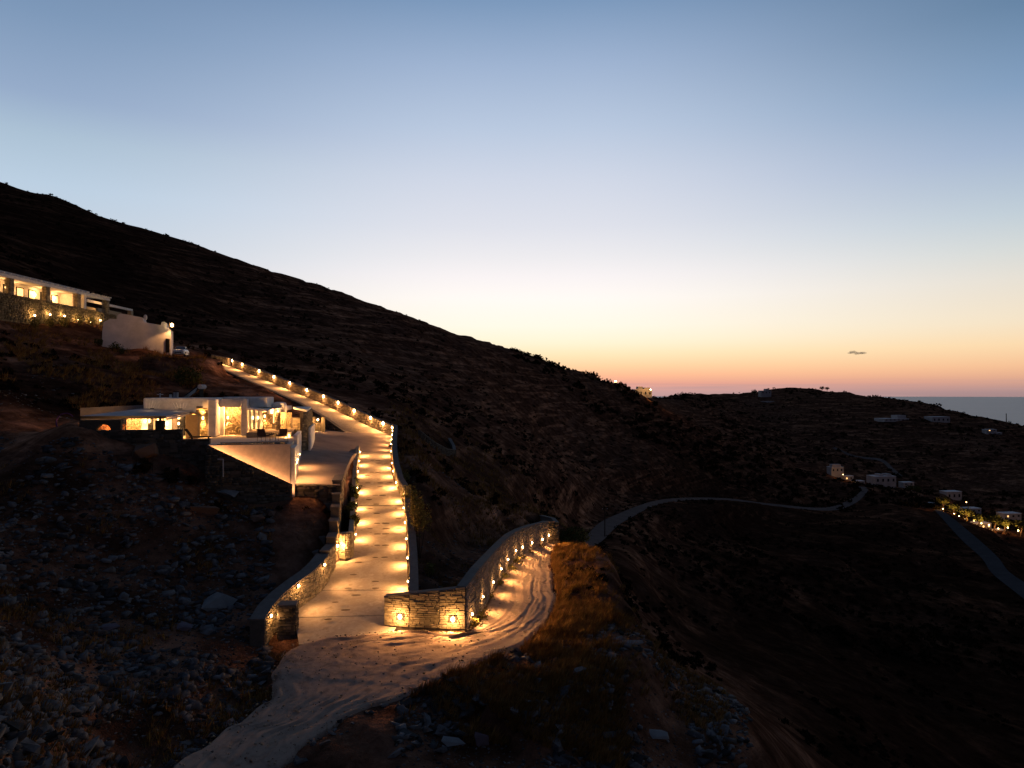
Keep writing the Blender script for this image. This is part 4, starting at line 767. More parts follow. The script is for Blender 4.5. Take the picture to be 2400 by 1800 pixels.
chair(H(-2.25, 3.45, 0), HROT+2.7, 'left of the two dark armchairs on the villa terrace'); chair(H(-.95, 3.7, 0), HROT+3.6, 'right of the two dark armchairs on the villa terrace')
p = H(-1.62, 3.9, 0); tb = empty('side_table', p); tag(tb, 'small round table with thin legs between the two armchairs', 'table'); MB().tube(p+Vector((0, 0, .5)), p+Vector((0, 0, .53)), .32, n=16).build('tabletop', m_wood, tb)
for k in range(3): MB().tube(p+Vector((.24*math.cos(k*2.1), .24*math.sin(k*2.1), 0)), p+Vector((.16*math.cos(k*2.1), .16*math.sin(k*2.1), .5)), .014, n=6).build('leg', m_frame, tb)
for dx in (-.1, .09):
    g_ = MB().tube(p+Vector((dx, 0, .531)), p+Vector((dx, 0, .63)), .03, .038, n=10).build('drinking_glass', m_glass); tag(g_, ('left' if dx < 0 else 'right')+' drinking glass on the small terrace table', 'glass')
p = H(-7.1, 5.2, 0); lg = empty('sun_lounger', p); tag(lg, 'dark reclined sun lounger at the left edge of the terrace', 'lounger')
b = MB(); b.box(p+Vector((0, 0, .3)), (1.5, .6, .08), HROT); b.build('frame', m_frame, lg)
b = MB(); a0 = p-HU*.7+Vector((0, 0, .35)); b.hexa([a0-HV*.3, a0+HU*.1-HV*.3, a0+HU*.1+HV*.3, a0+HV*.3], [a0-HU*.4-HV*.3+Vector((0, 0, .55)), a0-HU*.3-HV*.3+Vector((0, 0, .6)), a0-HU*.3+HV*.3+Vector((0, 0, .6)), a0-HU*.4+HV*.3+Vector((0, 0, .55))]); b.build('backrest', m_frame, lg)
for a in (-.6, .6): MB().box(p+HU*a+Vector((0, 0, .13)), (.06, .56, .25), HROT).build('leg', m_frame, lg)
# planter between the two driveway walls
pl = [PX(803, 49.7, 0), PX(827, 49.5, 0), PX(829, 56, 0), PX(834, 66, 0), PX(826, 66, 0), PX(812, 57, 0)]
zs = lambda v: np.interp(v[:, 1], [49, 58, 66], [-9.75, -8.5, -7.1])
tag(grid_poly('planter_soil', pl, zs, m_ter, .8, 1.2, None, kind='structure'), kind='structure')

# ------------------------------------------------------------------ upper house on the hillside
uh = empty('hillside_house', (-74, 105, 14)); tag(uh, 'long lit stone and white house with colonnaded veranda high on the left hillside', 'house')
def ub(name, mat, x0, x1, y0, y1, z0, z1, bevel=0): return MB().box(((x0+x1)/2, (y0+y1)/2, (z0+z1)/2), (x1-x0, y1-y0, z1-z0)).build(name, mat, uh, bevel=bevel)
ub('floor_slab', m_floor, -79, -70.6, 80, 126, 13.75, 14.0)
ub('veranda_beam', m_white, -71.05, -70.45, 80, 124.4, 16.2, 16.62); b = MB(); b.hexa([(-70.5, 80, 16.63), (-70.5, 118.6, 16.63), (-79, 118.6, 16.63), (-79, 80, 16.63)], [(-70.6, 80, 17.0), (-70.6, 118.6, 17.0), (-79, 118.6, 17.5), (-79, 80, 17.5)]); b.build('roof', m_roof, uh)
y = 81.0
while y < 124: ub('rafter_end', m_white, -70.4, -70.05, y, y+.14, 16.64, 16.8); y += 1.3
y = 119.2
while y < 124.3: ub('pergola_rafter', m_white, -76, -70.1, y, y+.14, 16.64, 16.8); y += .7
ub('back_wall', m_white, -75.4, -75.1, 80, 118, 14.01, 16.6); ub('end_wall', m_white, -75.1, -71.2, 118.0, 118.3, 14.01, 16.6)
for i, yc in enumerate((92, 99.9, 107.8, 115.4, 123.6)):
    ub('column_core', m_mortar, -71.0, -70.5, yc-.35, yc+.35, 13.8, 16.19); w = .42
    pth = [(-71.15+.0, yc-w, 13.8, 16.18), (-70.4, yc-w, 13.8, 16.18), (-70.4, yc+w, 13.8, 16.18), (-71.15, yc+w, 13.8, 16.18)]; stones_on(pth, -1, .18, .35, 0, uh, m_stone, stuffname='column_stone')
for k, y in enumerate(np.arange(83.5, 117, 2.75)):
    f = MB().box((-75.07, y, 15.1), (.06, 1.7, 2.15)).build('window', m_frame, uh); MB().box((-75.02, y, 15.1), (.03, 1.3, 1.85)).build('pane', m_glass_lit if k % 3 != 2 else m_glass, f)
ub('retaining_core', m_mortar, -70.9, -70.35, 80, 126, 9, 13.95); stones_on([(-70.3, 80, 10, 13.9), (-70.3, 126, 10, 13.9)], -1, .26, .6, 100, uh, m_wallhill)
ub('white_pillar', m_white, -71.2, -70.6, 117.2, 117.7, 12.0, 16.18); ub('rear_beam', m_white, -75.2, -74.8, 125, 140, 16.2, 16.6); ub('rear_pier', m_stone, -75.3, -74.6, 139, 139.8, 13.5, 16.19); ub('rear_wall', m_stone, -75.6, -75.2, 125, 134, 13.5, 15.4); ub('ochre_wall', m_stone, -73, -72.6, 124.5, 132, 13, 15.0)
l = bpy.data.lights.new('veranda_light', 'POINT'); l.energy = 240; l.color = (1, .5, .17); l.shadow_soft_size = .15
for y in (84, 90, 96.5, 102, 106, 111.5, 116):
    o = bpy.data.objects.new('veranda_light', l); COL.objects.link(o); o.location = (-74.3, y, 15.8); o.parent = uh; o.matrix_parent_inverse = Matrix.Translation(uh.location).inverted()
    MB().box((-75.0, y, 15.5), (.14, .3, .5)).build('sconce', m_lens_s, uh)
o = bpy.data.objects.new('veranda_light', l); COL.objects.link(o); o.location = (-73.6, 128, 15.4); o.parent = uh; o.matrix_parent_inverse = Matrix.Translation(uh.location).inverted()
for i, px in enumerate((80, 116, 150, 181, 211, 234)):
    d = 69.7*FOC/(1200-px); x = -69.7; z = gz(x, d); tl = empty('ground_uplight', (x, d, z)); tag(tl, ORD[i]+' ground light from the left under the stone wall of the hillside house', 'ground light', 'uplights below the hillside house')
    zz = P(px, [724, 732, 742, 752, 757, 752][i], d).z; zz = max(z+.1, min(zz, z+1.5)); b = MB(); b.tube((x, d, z-.2), (x, d, zz), .05, n=8).build('stake', m_frame, tl); MB().ball((x, d, zz+.08), .14, 8, 6).build('lens', m_lens_s, tl, smooth=True)
    l2 = bpy.data.lights.new('light_source', 'POINT'); l2.energy = 130; l2.color = (1, .58, .22); l2.shadow_soft_size = .1; o = bpy.data.objects.new('light_source', l2); COL.objects.link(o); o.location = (x-.05, d, zz+.35); o.parent = tl; o.matrix_parent_inverse = Matrix.Translation(tl.location).inverted()
# white stepped gable wall right of it
out = [(238, 830), (240, 775), (243, 755), (258, 747), (274, 748), (276, 738), (283, 735), (292, 736), (333, 744), (338, 755), (377, 762), (379, 754), (388, 755), (390, 766), (400, 773), (400, 836)]
m_dusk = M('white_plaster', (.60, .55, .52), .85, bump=.02, scale=.6)
ww = empty('white_outbuilding', P(320, 800, 110)); tag(ww, 'plain white stepped wall of an outbuilding below the hillside house', 'outbuilding')
b = MB(); fr = [P(px, py, 107+(px-240)*.03) for px, py in out]; n_ = len(fr); b.v = [tuple(p) for p in fr]+[tuple(p+Vector((-1.5, 4, 0))) for p in fr]; b.f = [tuple(reversed(range(n_))), tuple(range(n_, 2*n_))]+[(k, (k+1) % n_, (k+1) % n_+n_, k+n_) for k in range(n_)]; b.build('wall', m_dusk, ww)
p = P(341, 744, 110.5); MB().ball((p.x, p.y, p.z), .28, 8, 6, (1, 1, 1.6)).build('finial', m_dusk, ww); MB().box(P(393, 810, 111.4), (.5, .3, 2.2)).build('door_recess', m_frame, ww)
lm = lamp_at(P(402, 762, 111.3), (1, -.5, 0), 'single bright lamp at the corner of the white outbuilding', None, power=160, size=.3, halo=60, spread=160, down=30)
# ------------------------------------------------------------------ parked car
def car(p, rz):
    c = empty('parked_car', p); tag(c, 'small silver hatchback parked at the top of the upper road', 'car'); T = Matrix.Translation(p) @ Matrix.Rotation(rz, 4, 'Z')
    paint = M('silver_paint', (.42, .44, .48), .3, spec=.6, metal=.3, scale=1)
    def ring(x, hw, z0, z1, tw): return [T @ Vector(q) for q in ((x, -hw, z0), (x, hw, z0), (x, hw, z1*.72+z0*.28), (x, tw, z1), (x, -tw, z1), (x, -hw, z1*.72+z0*.28))]
    rs = [ring(-1.95, .70, .38, .78, .62), ring(-1.8, .82, .25, .92, .72), ring(-.9, .86, .22, .98, .76), ring(-.2, .86, .22, 1.0, .78), ring(1.2, .86, .22, 1.02, .78), ring(1.85, .82, .28, .98, .72), ring(1.98, .74, .4, .85, .66)]
    b = MB(); b.v = [tuple(q) for r_ in rs for q in r_]; b.f = [(i*6+k, i*6+(k+1) % 6, (i+1)*6+(k+1) % 6, (i+1)*6+k) for i in range(6) for k in range(6)]+[tuple(reversed(range(6))), tuple(range(36, 42))]; b.build('body', paint, c, bevel=.03)
    g = MB(); bt = [T @ Vector(q) for q in ((-.95, -.76, .98), (1.75, -.74, .99), (1.75, .74, .99), (-.95, .76, .98))]; tp = [T @ Vector(q) for q in ((-.15, -.6, 1.44), (1.25, -.6, 1.44), (1.25, .6, 1.44), (-.15, .6, 1.44))]; g.hexa(bt, tp); g.build('windows', m_glass, c)
    b = MB(); b.hexa([q+Vector((0, 0, .004)) for q in tp], [q+Vector((0, 0, .06)) for q in tp]); b.build('roof', paint, c)
    for sx in (-1.2, 1.2):
        for sy in (-.8, .8):
            w_ = MB().tube(T @ Vector((sx, sy-.09, .31)), T @ Vector((sx, sy+.09, .31)), .31, n=18).build('wheel', M('tyre', (.02, .02, .02), .9), c); MB().tube(T @ Vector((sx, sy-.1, .31)), T @ Vector((sx, sy+.1, .31)), .17, n=12).build('rim', paint, w_)
    for sy in (-.6, .6): MB().ball(T @ Vector((-1.88, sy, .72)), .13, 8, 6).build('headlight', m_dusk, c); MB().box(T @ Vector((-.75, sy*1.55, 1.0)), (.12, .16, .12), rz).build('mirror', paint, c)
    MB().box(T @ Vector((-1.97, 0, .5)), (.03, .9, .14), rz).build('grille', m_frame, c); MB().box(T @ Vector((-1.975, 0, .36)), (.03, .5, .11), rz).build('number_plate', m_white, c)
cp = P(424, 837, 108); i_ = np.argmin(np.hypot(*( (ROADS['up'][0]+ROADS['up'][1])/2 - np.array([cp.x, cp.y, 0]))[:, :2].T)); mid = ((ROADS['up'][0]+ROADS['up'][1])/2)[i_]
car(Vector((cp.x, cp.y, mid[2]+.02)), R(104))

# ------------------------------------------------------------------ vegetation
def leaf_cloud(c, rad, n, s, sq=(1, 1, .8), seed=0):
    g = np.random.default_rng(seed); d = g.normal(size=(n, 3)); d /= np.linalg.norm(d, axis=1)[:, None]; rr = rad*(.35+.65*g.random(n)**.5)[:, None]*(1+.35*np.sin(d[:, :1]*5+seed)*np.cos(d[:, 1:2]*4+seed))
    p = np.array(c)+d*rr*np.array(sq); a = g.normal(size=(n, 3)); a /= np.linalg.norm(a, axis=1)[:, None]; b = np.cross(a, d); b /= (np.linalg.norm(b, axis=1)[:, None]+1e-9); k = s*(.6+.8*g.random(n))[:, None]
    v = np.stack([p-a*k*.5, p+b*k*.28, p+a*k*.5, p-b*k*.28], 1).reshape(-1, 3); return v
def shrub(px, py, d, rad, label, n=500, s=.16, mat=None, base=None, group=None, cat='shrub', name='shrub', sq=(1, 1, .8), stems=5):
    p = PX(px, d, 0); z = gz(p.x, p.y) if base is None else base; t_ = empty(name, (p.x, p.y, z)); tag(t_, label, cat, group)
    c = (p.x, p.y, z+rad*.75*sq[2]+.1); V = leaf_cloud(c, rad, n, s, sq, seed=int(px*7+d)); npmesh('foliage', V, np.arange(len(V)).reshape(-1, 4), mat or m_leaf, t_)
    b = MB()
    for k in range(stems): a = random.random()*6.28; b.tube((p.x, p.y, min(z, gz(p.x, p.y))-.1), (p.x+math.cos(a)*rad*.5, p.y+math.sin(a)*rad*.5, z+rad*sq[2]), .03, .012, 5)
    b.build('stems', m_bark, t_); return t_
m_olive = M('olive_leaf', (.11, .085, .03), .7, noise=[(.10, .08, .025), (.26, .19, .06)], scale=3, island=.4)
SH = [(984, 1215, 50.5, 1.0, 'large olive shrub leaning over the driveway wall, nearest of the wall shrubs', 1100), (976, 1185, 54, .85, 'olive shrub just beyond the largest one by the driveway wall', 800), (963, 1160, 57.5, .8, 'olive shrub beside the bend of the driveway wall', 700), (949, 1125, 64, .7, 'loose shrub behind the upper part of the driveway wall', 500),
      (935, 1085, 72, .5, 'small shrub at the top of the driveway wall', 300), (1008, 1262, 48, .45, 'small yellowish shrub on the slope below the wall shrubs', 250), (1034, 1330, 44, .35, 'low yellow green bush near the foot of the dark gully', 250), (975, 1115, 66, .6, 'dark shrub on the slope just right of the driveway wall', 400)]
for k, (px, py, d, rad, lab, n_) in enumerate(SH): shrub(px, py, d, rad, lab, n_, .15, m_olive, base=(P(px, py, d).z-rad*.9 if k in (0, 1, 2, 3, 4, 7) else None), sq=(.8, .8, 1.1))
for k, (px, d, rad) in enumerate([(1128, 40.2, .5), (1112, 38.9, .42), (1148, 44.6, .3), (1169, 48, .35), (1181, 50, .4), (1199, 52.5, .42), (1212, 55, .5), (1226, 57.5, .35), (1243, 60.5, .3), (1268, 65, .35)]):
    shrub(px, 0, d, rad, ORD[k if k > 1 else 1-k]+' tuft of plants from the near end along the foot of the track wall', 220, .13, m_olive, group='plants along the track wall', name='wall_plant', cat='plant', stems=3)
shrub(440, 870, 95, 1.9, 'round dark bush on the slope below the parked car', 900, .3); shrub(1338, 1262, 79, 1.5, 'dark bush beyond the far end of the track wall', 900, .25); shrub(1316, 1270, 75.5, .8, 'smaller bush at the far bend of the dirt track', 500, .2); shrub(1362, 1262, 84, 1.2, 'olive bush right of the dark bush at the track bend', 500, .25, m_olive)
for k, px in enumerate((78, 114, 148, 182, 210)): d = 69.3*FOC/(1200-px); shrub(px+2, 0, d, .8, ORD[k]+' lit shrub from the left below the hillside house', 350, .22, m_olive, group='shrubs below the hillside house', sq=(.9, .9, 1.1))
shrub(270, 778, 106, .9, 'dark shrub before the white outbuilding', 300, .25); shrub(232, 765, 107, .8, 'low shrub left of the white outbuilding', 300, .22); shrub(285, 785, 105, .6, 'small shrub on the slope under the white outbuilding', 200, .2)
for k, (px, d, z, r_) in enumerate([(832, 51.5, -9.6, .45), (826, 54, -9.1, .5), (830, 57, -8.6, .45), (822, 59, -8.5, .5), (832, 61.5, -8.0, .35), (815, 53, -9.3, .55)]): shrub(px, 0, d, r_, ORD[k]+' leafy plant in the planter between the two driveway walls', 260, .2, m_leaf, base=z, group='plants in the planter between the walls', name='planter_plant', cat='plant', sq=(.9, .9, 1.0), stems=4)
# agave like plant leaning over the road
p = PX(838, 58.5, -8.2); b = MB()
for k in range(16):
    a = k*.39+.1; L_ = random.uniform(.5, .95); q = [(p.x, p.y, -8.25), (p.x+math.cos(a)*L_*.5, p.y+math.sin(a)*L_*.5, -8.25+L_*.75), (p.x+math.cos(a)*L_, p.y+math.sin(a)*L_, -8.25+L_*.55)]; w_ = Vector((-math.sin(a), math.cos(a), 0))*.05
    b.quad(Vector(q[0])-w_, Vector(q[0])+w_, Vector(q[1])+w_, Vector(q[1])-w_); b.quad(Vector(q[1])-w_, Vector(q[1])+w_, Vector(q[2]))
ag = empty('agave', (p.x, p.y, -8.25)); tag(ag, 'spiky agave leaning from the planter over the driveway', 'agave'); b.build('leaves', m_leaf, ag)

# dry grass, scrub: uncountable cover
def blades(pts, h, n, seed, lean=(0, 0), w=.02):
    g = np.random.default_rng(seed); m = len(pts); P0 = np.repeat(pts, n, 0); k = len(P0); hh = np.repeat(h, n)*(.6+.7*g.random(k)); a = g.random(k)*6.283; r = g.random(k)*.5*np.repeat(h, n)
    B = P0+np.stack([np.cos(a)*r*.5, np.sin(a)*r*.5, np.zeros(k)-.05], 1); T_ = B+np.stack([np.cos(a)*hh*.45+lean[0]*hh, np.sin(a)*hh*.45+lean[1]*hh, hh*.9], 1); ww_ = np.stack([-np.sin(a), np.cos(a), np.zeros(k)], 1)*w*(.7+.7*g.random(k))[:, None]
    V = np.stack([B-ww_, B+ww_, T_], 1).reshape(-1, 3); return V
def scatter(pxr, dr, n, seed, clear=.35):
    g = np.random.default_rng(seed); px = g.uniform(*pxr, n); d = np.exp(g.uniform(math.log(dr[0]), math.log(dr[1]), n)); xy = np.stack([(px-1200)/FOC*d, d], 1); return keep_off(xy, clear)
EXC = [[(p[0], p[1]) for p in ROADS[k][0]]+[(p[0], p[1]) for p in ROADS[k][1][::-1]] for k in ROADS]+[[(p.x, p.y) for p in YARD], [(p.x, p.y) for p in [H(-6.5, -1.2, 0), H(1, -1.2, 0), H(1.5, 24, 0), H(-20, 24, 0), H(-20, 0, 0)]]]
def keep_off(xy, clear=.35):
    k = np.ones(len(xy), bool)
    for e in EXC: k &= ~in_poly(xy, e)
    xy = xy[k]
    for key in ('drive', 'track', 'up'):
        for s_ in (0, 1):
            q = ROADS[key][s_][:, :2]; q = np.stack([np.interp(np.linspace(0, len(q)-1, 600), np.arange(len(q)), q[:, i]) for i in (0, 1)], 1)
            xy = xy[np.array([np.hypot(*(q-p).T).min() for p in xy]) > clear] if len(xy) else xy
    return xy
def ground_pts(xy): return np.column_stack([xy, ground(xy)])
Vs = []
def add_grass(pxr, dr, n, h, nb, seed, thr=-.5, lean=(0, 0), clear=.3, w=.02):
    xy = scatter(pxr, dr, n, seed, clear); xy = xy[vnoise(xy, 3.1, 60) > thr]
    if len(xy): hh = h*(.6+.8*np.random.default_rng(seed).random(len(xy))); Vs.append(blades(ground_pts(xy), hh, nb, seed, lean, w))
def edge_grass(key, side, a, b, n, wid, h, nb, seed, lean=(0, 0), w=.02):
    q = ROADS[key][side]; q = q[int(a*(len(q)-1)):int(b*(len(q)-1))+2]; g = np.random.default_rng(seed); t = g.random(n)*(len(q)-1.001); i = t.astype(int); fr = (t-i)[:, None]; p = q[i]*(1-fr)+q[i+1]*fr; dr = q[i+1]-q[i]
    nr = np.stack([-dr[:, 1], dr[:, 0]], 1); nr /= np.linalg.norm(nr, axis=1)[:, None]; nr *= (1 if side == 0 else -1); of = .12+wid*g.random(n)**1.7; xy = p[:, :2]+nr*of[:, None]; xy = xy[vnoise(xy, 1.3, seed) > -.22]
    Vs.append(blades(ground_pts(xy), h*(.4+.9*g.random(len(xy))), nb, seed, lean, w))
edge_grass('track', 1, .44, .97, 750, 3.4, .6, 40, 101, (.3, -.1), .016); edge_grass('track', 1, .44, .97, 500, 6.5, .5, 22, 115, (.3, -.1), .016); edge_grass('track', 1, .22, .6, 800, 4.5, .5, 26, 111, (.25, -.2), .016); edge_grass('track', 0, .1, .33, 350, 1.2, .3, 12, 112)
add_grass((1100, 1460), (29, 46), 2600, .42, 18, 102, -.2, (.25, -.15), .25)
add_grass((950, 1700), (27, 48), 3400, .34, 14, 103, -.06, (.25, -.1), .3)
add_grass((960, 1300), (44, 90), 2200, .34, 9, 104, .08, (.1, 0), .6)
add_grass((0, 640), (22, 56), 2400, .4, 12, 105, .13, (.2, 0), .3)
add_grass((0, 480), (75, 120), 3500, .6, 9, 106, -.02, (.2, 0), .5, .035)
add_grass((900, 1400), (60, 150), 3000, .6, 8, 107, .02, (.1, 0), .6, .035)
V = np.vstack(Vs); tag(npmesh('dry_grass', V, np.arange(len(V)).reshape(-1, 3), m_grass), 'dry brown grass and straw over the banks beside the roads', 'grass', kind='stuff')
# grass at the foot of the front wall
Vs = []
g = np.random.default_rng(3); t_ = g.random(170); A = np.array(front_path[0][:2]); B = np.array(front_path[-1][:2]); xy = A+(B-A)*t_[:, None]*.95+.1+np.array([0, -.18])-np.array([0, .55])*g.random((170, 1)); Vs.append(blades(np.column_stack([xy, ground(xy, False)+.12]), np.full(170, .16), 14, 9)); V = np.vstack(Vs)
tag(npmesh('verge_grass', V, np.arange(len(V)).reshape(-1, 3), m_grass), 'thin dry grass at the foot of the lit front wall', 'grass', kind='stuff')
# far scrub
def blobs(xy, s, seed, mat, name, label, per=14):
    g = np.random.default_rng(seed); P0 = ground_pts(xy); n = len(P0); sz = s*(.5+1.0*g.random(n)**2); d = g.normal(size=(n, per, 3)); d /= np.linalg.norm(d, axis=2)[:, :, None]; d[:, :, 2] = np.abs(d[:, :, 2])*.8
    c = P0[:, None]+d*sz[:, None, None]*(.5+.5*g.random((n, per, 1))); a = g.normal(size=(n, per, 3)); b = g.normal(size=(n, per, 3)); a /= np.linalg.norm(a, axis=2)[:, :, None]; b /= np.linalg.norm(b, axis=2)[:, :, None]; k = sz[:, None, None]*.55
    V = np.stack([c-a*k, c+b*k, c+a*k], 2).reshape(-1, 3); tag(npmesh(name, V, np.arange(len(V)).reshape(-1, 3), mat), label, 'scrub', kind='stuff')
def ridge_ok(xy): return (xy[:, 0] > 30) | (np.random.default_rng(5).random(len(xy)) < .45)
def far_scatter(pxr, dr, n, seed): return scatter(pxr, dr, n, seed, 1.0)
xy = np.vstack([far_scatter((-100, 2500), (130, 420), 8000, 201)]); xy = xy[(vnoise(xy, 22, 61) > -.12) & (ridge_ok(xy))]; blobs(xy, .8, 1, m_scrub, 'hillside_scrub', 'low dark scrub covering the hillside and the valley')
xy = far_scatter((1200, 2500), (420, 1300), 5000, 202); xy = xy[vnoise(xy, 60, 62) > -.1]; blobs(xy, 2.3, 2, m_scrub, 'headland_scrub', 'dark scrub and hedges over the far headland')
xy = far_scatter((-100, 2500), (48, 140), 2600, 203); xy = xy[vnoise(xy, 9, 63) > .05]; blobs(xy, .5, 3, m_scrub, 'slope_scrub', 'small dark bushes on the nearer slopes', 26)

# ------------------------------------------------------------------ loose rocks
import bmesh
ROCK = []
for k in range(14):
    bm = bmesh.new(); fl_ = random.uniform(.22, .6)
    for _ in range(15): bm.verts.new((random.uniform(-.5, .5), random.uniform(-.36, .36), random.uniform(-.5, .5)*fl_))
    r_ = bmesh.ops.convex_hull(bm, input=bm.verts); bmesh.ops.delete(bm, geom=[e for e in r_['geom_interior'] if isinstance(e, bmesh.types.BMVert)], context='VERTS'); bm.verts.ensure_lookup_table(); bmesh.ops.triangulate(bm, faces=bm.faces)
    bm.verts.index_update(); me = bpy.data.meshes.new('rock'); bm.to_mesh(me); me.materials.append(m_rock); bm.free(); ROCK.append(me)
RN = [(np.array([v.co[:] for v in m.vertices]), np.array([p.vertices[:] for p in m.polygons])) for m in ROCK]
def rocks(pxr, dr, n, seed, size, label, group, top, clear=.2, thr=-.5, gname='rubble', glabel='', mask=None):
    xy = scatter(pxr, dr, n, seed, clear); xy = xy[vnoise(xy, 3.6, seed % 250) > thr]
    if mask is not None: xy = xy[mask(xy)]
    P0 = ground_pts(xy); g = np.random.default_rng(seed+1); s = size*(.18+.9*g.random(len(P0))**2.8); o_ = np.argsort(-s/P0[:, 1])
    for i in o_[:top]:
        o = bpy.data.objects.new('rock', random.choice(ROCK)); COL.objects.link(o); o.location = P0[i]+np.array([0, 0, s[i]*.08]); k = s[i]; o.scale = (k*1.25, k, k); o.rotation_euler = (random.uniform(-.5, .5), random.uniform(-.2, .5), random.uniform(0, 6.28)); tag(o, label, 'rock', group)
    VV, FF, off = [], [], 0
    for i in o_[top:]:
        v, f = RN[g.integers(len(RN))]; a, t1 = g.random()*6.28, g.uniform(-.6, .6); ca, sa, ct, st_ = math.cos(a), math.sin(a), math.cos(t1), math.sin(t1)
        w = v*s[i]; w = np.stack([w[:, 0], w[:, 1]*ct-w[:, 2]*st_, w[:, 1]*st_+w[:, 2]*ct], 1); w = np.stack([w[:, 0]*ca-w[:, 1]*sa, w[:, 0]*sa+w[:, 1]*ca, w[:, 2]], 1); VV.append(w+P0[i]-np.array([0, 0, s[i]*.02])); FF.append(f+off); off += len(v)
    if VV: tag(npmesh(gname, np.vstack(VV), np.vstack(FF), m_rock), glabel, 'rubble', kind='stuff')
rocks((-350, 700), (21, 54), 11000, 301, .88, 'loose slate rock among the many on the dark rubble slope below the villa', 'rocks on the left rubble slope', 130, thr=-.19, glabel='heaps of broken slate on the slope below the villa', mask=lambda q: 1200+FOC*q[:, 0]/q[:, 1] < 640)
rocks((930, 1750), (26.5, 46), 5200, 302, .75, 'loose slate rock on the steep bank at the lower right of the track', 'rocks on the lower right bank', 110, thr=-.14, gname='bank_rubble', glabel='broken slate on the bank below the dirt track')
rocks((-350, 700), (21, 54), 17000, 303, .26, '', '', 0, thr=-.3, gname='slate_chips', glabel='fine slate chips and earth on the slope below the villa', mask=lambda q: 1200+FOC*q[:, 0]/q[:, 1] < 640)
rocks((930, 1700), (26.5, 46), 7000, 304, .22, '', '', 0, thr=-.2, gname='bank_chips', glabel='fine broken stone on the bank below the dirt track')
rocks((960, 1300), (44, 82), 4500, 305, .32, '', '', 0, thr=-.15, gname='gully_chips', glabel='broken stone in the gully between driveway wall and track wall')
rocks((-50, 700), (60, 110), 3000, 306, .4, '', '', 0, thr=-.05, gname='hill_stones', glabel='scattered stones on the slope behind the villa')
# gravel on the track
g = np.random.default_rng(77); Lp, Rp = ROADS['track'][:2]; VV, FF, off = [], [], 0
for k in range(3200):
    t_ = g.random()*(len(Lp)-1.01); i = int(t_); f_ = t_-i; u_ = g.random() if k % 3 else (g.random()**3*.12 if k % 2 else 1-g.random()**3*.12); a = Lp[i]*(1-f_)+Lp[i+1]*f_; b_ = Rp[i]*(1-f_)+Rp[i+1]*f_; q = a*(1-u_)+b_*u_
    v, f__ = RN[g.integers(len(RN))]; s_ = .04+.13*g.random()**4; an = g.random()*6.28; w = v*s_; w = np.stack([w[:, 0]*math.cos(an)-w[:, 1]*math.sin(an), w[:, 0]*math.sin(an)+w[:, 1]*math.cos(an), w[:, 2]], 1)+q+np.array([0, 0, .02]); VV.append(w); FF.append(f__+off); off += len(v)
tag(npmesh('track_gravel', np.vstack(VV), np.vstack(FF), M('pale_gravel', (.24, .18, .13), .95, island=.5)), 'loose gravel over the pale dirt track', 'gravel', kind='stuff')
# rocks edging the track
def edge_rocks(path, sgn, a, b, n, label, group, size=.42):
    for k in range(n):
        t_ = random.uniform(a, b)*(len(path)-1); i = int(t_); q = path[i]+(path[i+1]-path[i])*(t_-i); dr = path[i+1]-path[i]; nr = np.array([-dr[1], dr[0]])/np.hypot(dr[0], dr[1])*sgn; of = random.random()**1.5*.9+.05
        x, y = q[0]+nr[0]*of, q[1]+nr[1]*of; s = size*random.uniform(.35, 1.2); o = bpy.data.objects.new('rock', random.choice(ROCK)); COL.objects.link(o); o.location = (x, y, gz(x, y)+s*.12); o.scale = (s*1.2, s, s); o.rotation_euler = (random.uniform(-.4, .4), random.uniform(-.4, .4), random.uniform(0, 6.28)); tag(o, label, 'rock', group)
edge_rocks(ROADS['track'][0], 1, .0, .3, 50, 'loose rock edging the left side of the dirt track at the bottom', 'rocks edging the dirt track on the left')
edge_rocks(ROADS['track'][1], -1, .0, .42, 44, 'loose rock beside the right side of the dirt track at the bottom', 'rocks edging the dirt track on the right')
edge_rocks(ROADS['track'][1], -1, .45, .9, 34, 'small stone on the crumbling right edge of the lit dirt track', 'stones on the track edge', .2)
m_pale = M('pale_slab', (.20, .20, .19), .8, bump=.01, scale=2); m_pink = M('violet_slab', (.15, .125, .14), .8, bump=.01, scale=2); m_brown = M('brown_rock', (.16, .10, .07), .85, bump=.02, scale=2)
